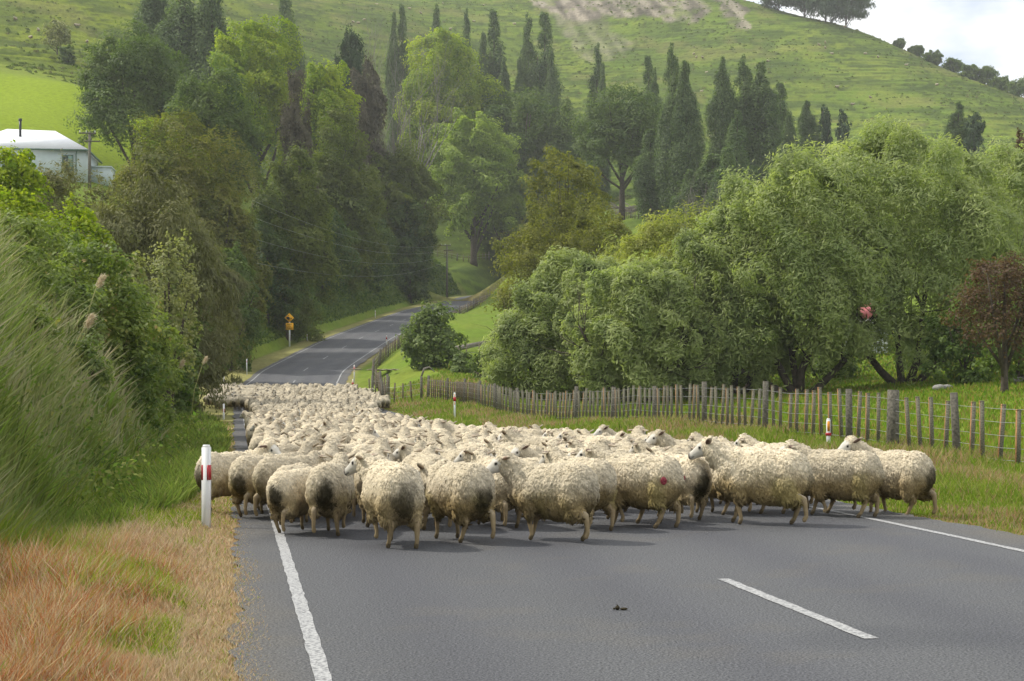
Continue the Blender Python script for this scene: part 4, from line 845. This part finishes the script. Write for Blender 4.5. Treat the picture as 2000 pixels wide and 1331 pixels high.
for i, (px, D, top, hw, lab) in enumerate((
    (302, 232, -70, 25, 'leftmost poplar of the three cut by the top edge'), (353, 228, -80, 28, 'middle poplar of the three cut by the top edge'), (414, 226, -75, 25, 'rightmost poplar of the three cut by the top edge'),
    (560, 262, -35, 22, 'lone poplar behind the tall yellow green tree'), (770, 318, 22, 12, 'shorter of the twin poplars behind the bare grey tree'), (786, 318, 3, 14, 'taller of the twin poplars behind the bare grey tree'),
    (852, 330, 5, 14, 'narrow poplar rising straight behind the large bright tree'), (910, 328, 14, 13, 'poplar just right behind the large bright tree'), (944, 322, 62, 13, 'short poplar at the foot of the broad poplar'), (965, 325, 14, 22, 'broad poplar right of the large bright tree'), (985, 318, 110, 14, 'small poplar right below the broad poplar'),
    (1032, 322, 24, 17, 'left one of the tall pair of poplars under the slip'), (1015, 318, 110, 12, 'low poplar left below the tall pair'), (1064, 320, 18, 22, 'right one of the tall pair of poplars under the slip'), (1076, 316, 92, 12, 'lower poplar leaning on the tall pair'),
    (1166, 318, 82, 14, 'lone poplar above the dark spreading tree'), (1177, 314, 122, 10, 'shorter twin of the lone poplar above the spreading tree'),
    (1266, 275, 104, 16, 'poplar behind the spreading tree on its right'), (1278, 268, 130, 11, 'small poplar tucked behind the spreading tree'), (1312, 238, 82, 19, 'tallest poplar of the middle group'), (1338, 236, 118, 20, 'broad dark poplar right of the tallest middle one'), (1270, hit(1270, 431, 200), 250, 22, 'poplar with a thick bare trunk by the paddock fence'),
    (1410, 244, 108, 19, 'left poplar of the right group with light streaks'), (1452, 246, 108, 22, 'tallest poplar of the right group'), (1488, 244, 120, 24, 'broad poplar at the right of the right group'), (1524, 262, 158, 17, 'pale poplar standing apart at the right of the group'), (1540, 256, 222, 12, 'low poplar beside the pale one'),
    (1440, 226, 215, 20, 'shorter poplar in front of the right group'), (1392, 205, 300, 32, 'grey green bushy poplar above the yellowish willow'), (1420, 200, 285, 24, 'low poplar by the bushy grey green one'), (1348, 206, 330, 22, 'small poplar at left of the bushy grey green one'),
    (1872, 255, 198, 15, 'lone poplar on the hill slope at the right'), (1576, 270, 196, 14, 'small dark poplar on the slope left of the two pines'))):
    poplar(lab, px, D, top, hw, i)
for (px, D, top, hw, lab) in ((1612, 272, 195, 13, 'left small pine on the hill slope'), (1648, 268, 214, 15, 'right small pine on the hill slope'), (1902, 250, 214, 20, 'bushy pine beside the lone right poplar')):
    tree('pine_tree', lab, 'pine', px, D, top, hw, .0, 14, style='up', wd=.4, group='small pines on the hill', cov=2.2, frac=(.3, .45))
# bare grey tree
X, Y, Zt = PX(742, 112, 242); zb = TZ(X, 242) - .2; root = empty('bare_tree', (X, 242, zb)); tag(root, 'leafless grey tree among green trees in the middle of the valley', 'tree')
mb = MB(); H = Zt - zb
for (dx, L) in ((-.06, 1), (.10, .95), (.0, .9), (.16, .8)): branch(mb, (dx * 4, 0, 0), (dx, 0, 1), H * L * .80, .22, 3, .42, 6, .5, 6)
mb.build('trunk', M['deadwood'], root, True)
for (px, D, top, lab) in ((788, 246, 150, 'thin leafless grey tree right of the bare grey tree'), (1345, 200, 385, 'low leafless grey thicket by the paddock fence')):
    X, Y, Zt = PX(px, top, D); zb = TZ(X, D) - .2; root = empty('bare_tree', (X, D, zb)); tag(root, lab, 'tree'); mb = MB()
    for q in range(2 if px < 1000 else 5): branch(mb, (q * .5 - .5, 0, 0), (rng.normal(0, .15), 0, 1), (Zt - zb) * .75, .14, 3, .45, 5, .4, 5)
    mb.build('trunk', M['deadwood'], root, True)
# lone hill tree and the skyline
D = hit(118, 118, 200, 400); tree('hill_tree', 'pale grey green lone tree on the sunny left hill', 'grey', 112, D, 40, 28, .1, 16, group='hill trees', cov=2.4)
tree('hill_shrub', 'dark green shrub right below the lone pale tree on the left hill', 'grove', 130, D - 6, 88, 16, .0, 10, group='hill trees', cat='shrub', cov=2)
for (px, top, hw, lab) in ((1520, -30, 34, 'leftmost dark pine on the hilltop'), (1572, -45, 40, 'second dark pine from the left on the hilltop'), (1612, -40, 34, 'dark pine third along the hilltop'), (1652, -30, 42, 'rightmost big dark pine on the hilltop')):
    tree('pine_tree', lab, 'pine', px, skyline(px) - 4, top, hw * 1.2, .06, 22, style='up', wd=.35, group='dark pines on the hilltop', cov=2.6, limbs=6)
for (px, top, hw, lab) in ((1755, 84, 9, 'highest tiny shrub on the right skyline'), (1790, 98, 12, 'rounded shrub on the upper right skyline'), (1820, 112, 14, 'pair-side shrub midway down the right skyline'), (1862, 126, 16, 'tallest shrub on the right skyline'), (1892, 150, 14, 'shrub just below the tallest skyline shrub'), (1922, 158, 18, 'broad shrub low on the right skyline'), (1955, 176, 16, 'shrub second from the right edge on the skyline'), (1990, 192, 22, 'lowest skyline shrub at the right edge')):
    tree('skyline_shrub', lab, 'grove', px, skyline(px) + 1, top, hw * 1.35, .0, 7, style='up', frac=(.3, .55), group='shrubs along the right skyline', cat='shrub', cov=2.2)
# dark ground cover on the cut bank along the bend
n = 60000; Yd = rng.uniform(70, 260, n); s = -(av(Yd) + 1.0 + rng.uniform(0, 1, n) ** 1.3 * 12); Xd = xr(Yd) + s; zd = terr(Xd, Yd) + rng.uniform(0, 1.6, n) * sst(0, 2.5, -s - av(Yd) - 1)
P = np.stack([Xd, Yd, zd], -1); a = unit(n); b = np.cross(a, unit(n)); b /= np.linalg.norm(b, axis=1)[:, None]; l = (.0026 * Yd * rng.uniform(.6, 1.3, n))[:, None] * .55
V = np.stack([P - a * l, P + b * l * .6, P + a * l, P - b * l * .6], 1).reshape(-1, 3); i = np.arange(n) * 4
tag(mk('undergrowth', V, np.stack([i, i + 1, i + 2, i + 3], -1), attrs={'v': np.repeat(rng.uniform(0, 1, n), 4)}, mat=LM['grove']), 'dark leafy ground cover on the cut bank left of the road', 'undergrowth', kind='stuff')

# ------------------------------------------------------------------ fences
def fence(label, pts, step, every, hp, hb, wires, near=False, limit=84, wr=.004, bw=.062):
    root = empty('wire_fence', (pts[0][0], pts[0][1], TZ(*pts[0])))
    tag(root, label, 'fence'); O = root.location.copy()
    L = [0]; 
    for a, b in zip(pts[:-1], pts[1:]): L.append(L[-1] + math.hypot(b[0] - a[0], b[1] - a[1]))
    xs, ysv = [p[0] for p in pts], [p[1] for p in pts]
    def at(l): x, y = float(np.interp(l, L, xs)), float(np.interp(l, L, ysv)); return x, y, TZ(x, y)
    mb = MB(); mb.box((0, 0, hb / 2 - .02), (bw, bw * .7, hb + .04)); mb.box((0, 0, hb + .008), (bw * 1.12, bw * .85, .022), taper=.8)
    bm_ = mb.build('batten', None, link=False); bm_.materials.append(M['lichen' if near else 'batten']); bm_.materials.append(M['russet'])
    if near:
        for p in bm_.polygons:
            if p.normal.x < -.9: p.material_index = 1  # left-hand batten faces get an orange-brown colour
    mb = MB(); mb.box((0, 0, hp / 2 - .1), (bw * 1.75, bw * 1.5, hp + .2), taper=.93); pm = mb.build('post', M['post'], link=False)
    l = 0; k = 0; nb_ = 0; mbx = MB()
    while l <= L[-1]:
        x, y, z = at(l); x += rng.normal(0, .012); y += rng.normal(0, .02); loc = Vector((x, y, z)) - O
        rot = (rng.normal(0, .025), rng.normal(0, .035), rng.normal(0, .15)); sz = rng.uniform(.93, 1.05)
        if near and abs(y - 29.2) < .42: l += step; k += 1; continue
        if k % every == 0: o = inst('post', pm, root, loc)
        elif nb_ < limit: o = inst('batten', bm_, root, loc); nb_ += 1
        else: mbx.box((loc.x, loc.y, loc.z + hb / 2), (bw, bw * .7, hb)); o = None
        if o: o.rotation_euler = rot; o.scale = (1, 1, sz)
        l += step * rng.uniform(.9, 1.1); k += 1
    if mbx.V: tag(mbx.build('batten', M['batten'], root), kind='stuff')
    n = max(4, int(L[-1] / 1.5))
    for w in wires:
        q = [Vector(at(L[-1] * i / n)) + Vector((0, -.03 if near else 0, w)) - O for i in range(n + 1)]; m_ = MB(); m_.tube(q, wr, 4); m_.build('wire', M['wire'], root)
    return root, O
root, O = fence('long post and batten fence with silver wires along the right verge', [(9.3, 22.6), (8.1, 25.2), (5.9, 35.5), (3.15, 48.6), (-.2, 63), (-2.8, 77), (-4.6, 83)], .44, 10, 1.22, 1.10, (.2, .4, .6, .82, 1.04), True, 98, bw=.072)
x, y = 7.24, 29.2
mb = MB(); mb.tube([(0, 0, -.3), (0, 0, .6), (.01, 0, 1.22)], [.125, .12, .112], 12); o = mb.build('strainer_post', M['post'], root, True, loc=Vector((x, y, TZ(x, y))) - O)
fl_ = [(float(xr(D)) + 5.6, D) for D in (97, 105, 115, 125, 140, 160, 185, 210, 232)]
fence('grey batten fence climbing beside the road bend behind the round bush', fl_, 1.25, 6, 1.3, 1.1, (.3, .6, .9), False, 98, .008, .09)
fence('short curved fence at the paddock corner below the bend', [(-4.9, 83.2), (-7.0, 83.8), (-7.45, 86.5), (-7.2, 90), (-7.5, 92.5), (-9.0, 95.8)], .55, 5, 1.25, 1.1, (.3, .6, .9), False, 60, .007, .08)
def gp(px, py, d0=60, d1=400): D = hit(px, py, d0, d1); return ((px - CX) / F * D, D)
fence('sparse old fence across the slope beyond the creek bush', [gp(880, 712), gp(905, 706), gp(935, 704), gp(965, 705)], 1.3, 5, 1.2, 1.1, (.5, .9), False, 40, .008, .08)
fence('picket fence on the bank below the light green young tree', [gp(838, 500, 200), gp(880, 508, 200), gp(915, 516, 200), gp(958, 512, 200)], 1.5, 4, 1.5, 1.3, (.5, 1.0), False, 40, .012, .13)
fence('paddock fence in front of the thick trunked poplar', [gp(1195, 430, 200), gp(1240, 428, 200), gp(1275, 432, 200), gp(1330, 436, 200)], 1.5, 5, 1.6, 1.4, (.5, 1.0), False, 40, .012, .12)

# ------------------------------------------------------------------ roadside marker posts
def marker(label, x, y, h, style='red'):
    z = TZ(x, y); root = empty('marker_post', (x, y, z), R(8 * rng.normal())); tag(root, label, 'marker post', 'white roadside marker posts')
    mb = MB(); mb.box((0, 0, h / 2 - .15), (.076, .06, h + .3)); mb.box((0, 0, h + .01), (.07, .055, .03), taper=.75); mb.build('post', M['white'], root)
    mb = MB(); 
    if style == 'red':
        mb.box((-.030, -.031, h - .25), (.017, .006, .15)); mb.box((.030, -.031, h - .25), (.017, .006, .15)); mb.box((-.039, 0, h - .25), (.006, .05, .15)); mb.box((.039, 0, h - .25), (.006, .05, .15))
        mb.build('red_band', M['red'], root)
    elif style == 'full':
        mb.box((0, 0, h - .25), (.112, .087, .17)); mb.build('red_band', M['red'], root)
        m2 = MB(); m2.box((0, -.039, h - .10), (.03, .008, .12)); m2.box((0, -.039, h - .42), (.03, .008, .12)); m2.build('amber_reflector', M['amber'], root)
    else:
        m2 = MB(); m2.box((0, -.039, h - .13), (.055, .008, .20)); m2.build('amber_reflector', M['amber'], root); m2 = MB(); m2.box((0, 0, h - .29), (.108, .083, .06)); m2.build('red_band', M['red'], root)
def mp_(px, base, top, D, label, style='red'):
    x = (px - CX) / F * D; z = TZ(x, D); ztop = CH - (top - CY) / F * D; marker(label, x, D, max(.5, min(1.25, ztop - z)), style)
mp_(403, 1020, 874, 15.3, 'nearest white marker post with red bands standing in the dry left grass')
mp_(437, 832, 790, 62, 'white marker post in the green left verge, in front of the shaded flock')
mp_(437, 760, 736, 103, 'white marker post whose top shows behind the far left end of the flock')
mp_(482, 720, 695, 116, 'white marker post on the left verge below the warning sign')
mp_(600, 672, 651, 147, 'white marker post on the left, just right of the warning sign')
mp_(733, 622, 607, 185, 'small far white marker post at the left edge of the road bend')
mp_(888, 814, 768, 62, 'white marker post with red band in front of the long batten fence', 'full')
mp_(692, 727, 704, 110, 'white marker post with red band at the right edge below the bend fence', 'full')
mp_(689, 757, 742, 98, 'white marker post just beyond the right end of the flock', 'full')
mp_(755, 672, 656, 142, 'far white marker post at the right road edge behind the bend fence', 'full')
mp_(1618, 900, 820, 30.5, 'white marker post with an amber reflector behind the right hand sheep', 'amber')

# ------------------------------------------------------------------ warning sign
D = 141.0; x = (565 - CX) / F * D; z = TZ(x, D); ztop = CH - (612 - CY) / F * D
root = empty('warning_sign', (x, D, z), R(4)); tag(root, 'yellow diamond warning sign with a square plate below on a pale post', 'road sign')
H = ztop - z
mb = MB(); mb.box((.02, .06, (H - .55) / 2 - .2), (.13, .09, H - .15)); mb.build('sign_post', M['white'], root)
mb = MB(); mb.box((0, 0, 0), (.62, .02, .62)); o = mb.build('diamond_plate', M['yellow'], root, loc=(0, 0, H - .43)); o.rotation_euler = (0, R(45), 0)
mb = MB(); c_ = H - .43
mb.add([(-.27, -.014, c_ + .03), (-.16, -.014, c_ + .10), (.02, -.014, c_ + .06), (.06, -.014, c_ - .12), (-.05, -.014, c_ - .20), (-.22, -.014, c_ - .10)], T=[(0, 5, 4), (0, 4, 3), (0, 3, 2), (0, 2, 1)])
mb.add([(-.16, -.014, c_ + .16), (-.06, -.014, c_ + .22), (.02, -.014, c_ + .18), (-.06, -.014, c_ + .16)], T=[(0, 3, 2), (0, 2, 1)])
mb.add([(.10, -.014, c_ - .12), (.15, -.014, c_ + .07), (.22, -.014, c_ - .10)], T=[(0, 2, 1)])
mb.build('symbol', M['black'], root)
mb = MB(); mb.box((0, 0, 0), (.70, .02, .64)); mb.build('square_plate', M['yellow'], root, loc=(.03, 0, H - 1.22))
for i, (tx, sz) in enumerate((('SPEED', .16), ('ON', .16), ('CURVE', .16))):
    fc = bpy.data.curves.new('lettering', 'FONT'); fc.body = tx; fc.size = sz; fc.align_x = 'CENTER'; fc.align_y = 'CENTER'; fc.materials.append(M['black'])
    tmp = bpy.data.objects.new('tmp', fc); COL.objects.link(tmp); lm_ = bpy.data.meshes.new_from_object(tmp.evaluated_get(bpy.context.evaluated_depsgraph_get())); bpy.data.objects.remove(tmp)
    o = inst('lettering', lm_, root); o.location = (.03, -.014, H - 1.22 + .17 - .17 * i); o.rotation_euler = (R(90), 0, 0)

# ------------------------------------------------------------------ house and poles
hx, hy = (58 - CX) / F * 152, 152.0; hz = CH - (298 - CY) / F * 150 - 2.6
root = empty('house', (hx, hy, hz), R(7)); tag(root, 'pale house with a white iron hip roof and dark flue on the left hillside', 'house')
w, d = 12.0, 8.5
mb = MB(); mb.box((0, 0, 1.05), (w, d, 3.1)); wl_ = mb.build('wall', M['wall'], root)
e = .35; a, b = w / 2 + e, d / 2 + e; rz_, rl = 2.55, w / 2 - d / 2 - .2
mb = MB(); mb.add([(-a, -b, 2.62), (a, -b, 2.62), (a, b, 2.62), (-a, b, 2.62), (-rl - .6, 0, 2.62 + rz_), (rl + .9, 0, 2.62 + rz_ - .1)], [(0, 1, 5, 4), (2, 3, 4, 5), (3, 2, 1, 0)], [(1, 2, 5), (3, 0, 4)])
mb.build('roof', M['roof'], root)
mb = MB(); mb.add([(-a - 1.5, -b - 2.2, 2.60), (-a + 3.2, -b - 2.2, 2.60), (-a + .9, -b - 2.2, 4.6), (-a - 1.5, 0, 2.60), (-a + 3.2, 0, 2.60), (-a + .9, 0.3, 4.95)], [(1, 4, 5, 2), (0, 2, 5, 3), (0, 3, 4, 1)], [(0, 1, 2), (3, 5, 4)])
mb.build('roof', M['roof'], root)
mb = MB(); mb.box((0, -b + .02, 2.55), (2 * a + .05, .12, .14)); mb.box((a - .02, 0, 2.55), (.12, 2 * b - .2, .14)); mb.build('gutter', M['trim'], root)
mb = MB(); mb.tube([(0, 0, 0), (0, 0, 2.1)], .12, 10); mb.tube([(0, 0, 2.0), (0, 0, 2.25)], .17, 10); mb.build('flue', M['flue'], root, True, loc=(-.6, -1.6, 3.7))
wf = MB(); wf.box((4.35, -d / 2 - .03, 1.35), (1.05, .08, 1.5)); wo_ = wf.build('window', M['trim'], root)
mb = MB(); mb.box((4.15, -d / 2 - .08, 1.40), (.42, .03, 1.2)); mb.build('pane', M['glass'], wo_)
mb = MB(); mb.box((4.6, -d / 2 - .08, 1.35), (.40, .03, 1.3)); mb.build('blind', M['curtain'], wo_)
wf = MB(); wf.box((-.6, -d / 2 - .03, 1.35), (1.3, .08, 1.4)); wo_ = wf.build('window', M['trim'], root); mb = MB(); mb.box((-.6, -d / 2 - .08, 1.35), (1.1, .03, 1.2)); mb.build('pane', M['glass'], wo_)
mb = MB(); mb.tube([(5.2, -d / 2 - .1, 2.45), (5.15, -d / 2 - .1, 2.1), (5.15, -d / 2 - .1, .2)], .05, 6); mb.build('downpipe', M['trim'], root)
mb = MB(); mb.box((w / 2 + 1.0, .6, .5), (1.9, 3.0, 1.8)); mb.box((w / 2 + 1.0, .6, 1.47), (2.1, 3.3, .12)); mb.build('lean_to', M['wall'], root)
def pole(label, px, D, top, arms=True, h_=None):
    X, Y, Zt = PX(px, top, D); z = TZ(X, D); root = empty('power_pole', (X, D, z), R(10)); tag(root, label, 'power pole'); H = Zt - z
    mb = MB(); mb.tube([(0, 0, -.4), (0, 0, H)], [.17, .12], 10); mb.build('pole', M['post'], root, True)
    if arms:
        mb = MB(); mb.box((-.2, -.1, H - .15), (1.6, .1, .12)); mb.box((.2, -.1, H - .9), (1.5, .1, .12)); mb.build('crossarm', M['post'], root)
        for q in (-.9, -.3, .5): mb = MB(); mb.tube([(q, -.1, H - .08), (q, -.1, H + .1)], [.05, .035], 6); mb.build('insulator', M['white'], root)
    return Vector((X, D, Zt))
p1 = pole('wooden power pole with two crossarms at the right corner of the house', 175, 146, 258)
p2 = pole('dark slender power pole on the grass bank above the road bend', 873, 236, 478)
p3 = Vector(PX(500, 395, 118))
root = empty('power_line', p2); tag(root, 'thin power wires sagging in front of the dark roadside forest', 'power line')
for k_, dz in enumerate((0, -.7, -1.6, -2.6)):
    q = []
    for i in range(25): u = i / 24; v_ = p2.lerp(p3, u) - p2; q.append(v_ + Vector((0, 0, dz * (1 + .8 * u) - 4 * 1.6 * u * (1 - u))))
    mb = MB(); mb.tube(q, .007, 4); mb.build('wire', M['wire'], root)
# shed with red roof seen through the willow gap
D = 93.0; X = (1695 - CX) / F * D; z = CH - (652 - CY) / F * D; zg = TZ(X, D)
root = empty('shed', (X, D, zg), R(-6)); tag(root, 'white shed with a red roof glimpsed through the willow leaves', 'shed'); hh = z - zg + .4
mb = MB(); mb.box((0, 1.2, hh / 2 + .2), (2.4, 2.4, hh + .6)); mb.build('wall', M['shedwall'], root)
mb = MB(); mb.add([(-1.5, -.2, hh + .5), (1.5, -.2, hh + .5), (1.5, 1.2, hh + 1.6), (-1.5, 1.2, hh + 1.6), (1.5, 2.6, hh + .5), (-1.5, 2.6, hh + .5)], [(0, 1, 2, 3), (3, 2, 4, 5), (0, 5, 4, 1)], [(1, 4, 2), (0, 3, 5)]); mb.build('roof', M['redroof'], root)

# ------------------------------------------------------------------ small things
def lump(name, label, cat, x, y, r, mat, dz=0, group=None, n=3):
    mb = MB(); 
    for i in range(n): mb.sphere((rng.normal(0, r * .5), rng.normal(0, r * .35), r * .35 + rng.uniform(0, r * .2)), (r * rng.uniform(.5, .9), r * rng.uniform(.4, .7), r * rng.uniform(.35, .6)), 9, 6)
    z = TZ(x, y) if abs(soff(np.array([x]), np.array([y]))[0]) > 3.5 else float(zr(y))
    o = mb.build(name, mat, None, True, loc=(x, y, z + dz)); tag(o, label, cat, group); return o
D = 1.45 * F / (1192 - CY); mb = MB(); mb.sphere((-.02, 0, .012), (.016, .014, .014), 9, 6); mb.sphere((.02, -.006, .007), (.026, .012, .009), 9, 6); mb.sphere((-.04, .012, .006), (.008, .008, .007), 8, 5); mb.tube([(-.015, 0, .02), (-.024, 0, .036)], [.007, .002], 6)
tag(mb.build('droppings', M['dung'], None, True, loc=((1212 - CX) / F * D, D, .002)), 'dark clump of sheep droppings alone on the bare road', 'droppings')
x, y = gp(910, 692); mb = MB(); mb.tube([(-1.5, 0, .2), (-.4, .1, .35), (1.5, 0, .75)], [.16, .2, .14], 8); tag(mb.build('driftwood_log', M['paleBark'], None, True, loc=(x, y, TZ(x, y))), 'pale bleached log lying across the old fence beyond the creek', 'log')
x, y = gp(1235, 416, 200); root = empty('branch_pile', (x, y, TZ(x, y))); tag(root, 'heap of cut grey branches in the sunny paddock beside the thick trunked poplar', 'branch pile'); mb = MB()
for i in range(60):
    a_ = rng.uniform(-.5, .5); c_ = Vector((rng.normal(0, 1.6), rng.normal(0, .8), rng.uniform(.1, 1.1))); d_ = Vector((math.cos(a_), .4 * rng.normal(), .25 * rng.normal())) * rng.uniform(.8, 2); mb.tube([c_ - d_, c_ + d_], [.09, .04], 5)
mb.build('branches', M['deadwood'], root, True)
x, y = gp(838, 740); mb = MB(); mb.tube([(-.5, 0, 0), (-.3, 0, .55), (.0, .1, .65), (.35, 0, .35)], [.06, .08, .06, .03], 6); tag(mb.build('driftwood_branch', M['paleBark'], None, True, loc=(x, y, TZ(x, y))), 'bleached bent branch on the grass below the round bush', 'branch')
lump('boulder', 'grey boulder at the top of the green mound at the right edge', 'boulder', *gp(1997, 752, 45, 70), .45, M['rock'])
lump('boulder', 'pair of dark stones on the grass right of the forked willow trunk', 'boulder', *gp(1838, 764, 45, 75), .3, M['rock'])
x0, y0 = gp(405, 748, 80, 130); lump('gravel_heap', 'low heap of grey stones on the left verge under the shrubs', 'stone heap', x0, y0, .9, M['rock'], n=9)
x0, y0 = gp(768, 716, 75, 110)
for i in range(7): pass
mb = MB()
for i in range(40): mb.sphere((rng.normal(0, .9), rng.normal(0, 2.4), rng.uniform(0, .03)), (rng.uniform(.15, .5), rng.uniform(.2, .7), .05), 8, 4)
tag(mb.build('bare_track', M['dirt'], None, True, loc=(x0, y0, TZ(x0, y0))), 'patchy bare stock track worn in the grass by the corner fence', 'track', kind='stuff')
# plumed grass heads on the left bank
for (px, py, D, lab) in ((192, 550, 30, 'tan plume grass head leaning in the glossy shrub'), (170, 628, 26, 'pale cream plume grass head in front of the glossy shrub'), (352, 712, 46, 'tan plume at the foot of the left shrubs'), (398, 704, 50, 'brown plume hanging beside the dark shrubs')):
    X, Y, Z = PX(px, py, D); zg = TZ(X, D); root = empty('plume_grass', (X - .5, D, zg)); tag(root, lab, 'plume grass', 'plume grass on the left bank'); h_ = Z - zg
    mb = MB(); mb.tube([(0, 0, -.1), (.2, 0, h_ * .6), (.5, 0, h_)], [.012, .010, .007], 5); mb.build('stalk', flat('dry_stalk', (.3, .3, .1)), root)
    n = 420; t_ = rng.uniform(0, 1, n); P = np.stack([.5 + (.08 * t_) + rng.normal(0, .03, n), rng.normal(0, .03, n), h_ - .1 + .2 * t_ + rng.normal(0, .02, n)], -1); dd = unit(n) * .4 + np.array([.5, 0, .5]); l_ = rng.uniform(.05, .10, n)[:, None]; b_ = np.cross(dd, unit(n)); b_ /= np.linalg.norm(b_, axis=1)[:, None]
    V = np.stack([P - b_ * .006, P + b_ * .006, P + dd * l_], 1).reshape(-1, 3); i = np.arange(n) * 3; C = cjit(n, [(.58, .48, .31), (.68, .60, .43)])
    mk('plume', V, None, np.stack([i, i + 1, i + 2], -1), attrs={'Col': np.repeat(C, 3, 0)}, mat=grassm, parent=root)

# ------------------------------------------------------------------ air
hm = bpy.data.materials.new('thin_haze'); hm.use_nodes = True; ht = hm.node_tree; ht.nodes.clear()
ho = ht.nodes.new('ShaderNodeOutputMaterial'); hv = ht.nodes.new('ShaderNodeVolumePrincipled'); ht.links.new(hv.outputs[0], ho.inputs['Volume'])
hv.inputs['Color'].default_value = (.95, .96, .95, 1); hv.inputs['Density'].default_value = .00029; hv.inputs['Anisotropy'].default_value = .2
mb = MB(); mb.box((0, 325, 95), (1100, 720, 220)); o = mb.build('haze', hm); tag(o, 'thin pale summer haze lying over the whole valley', 'haze', kind='stuff')
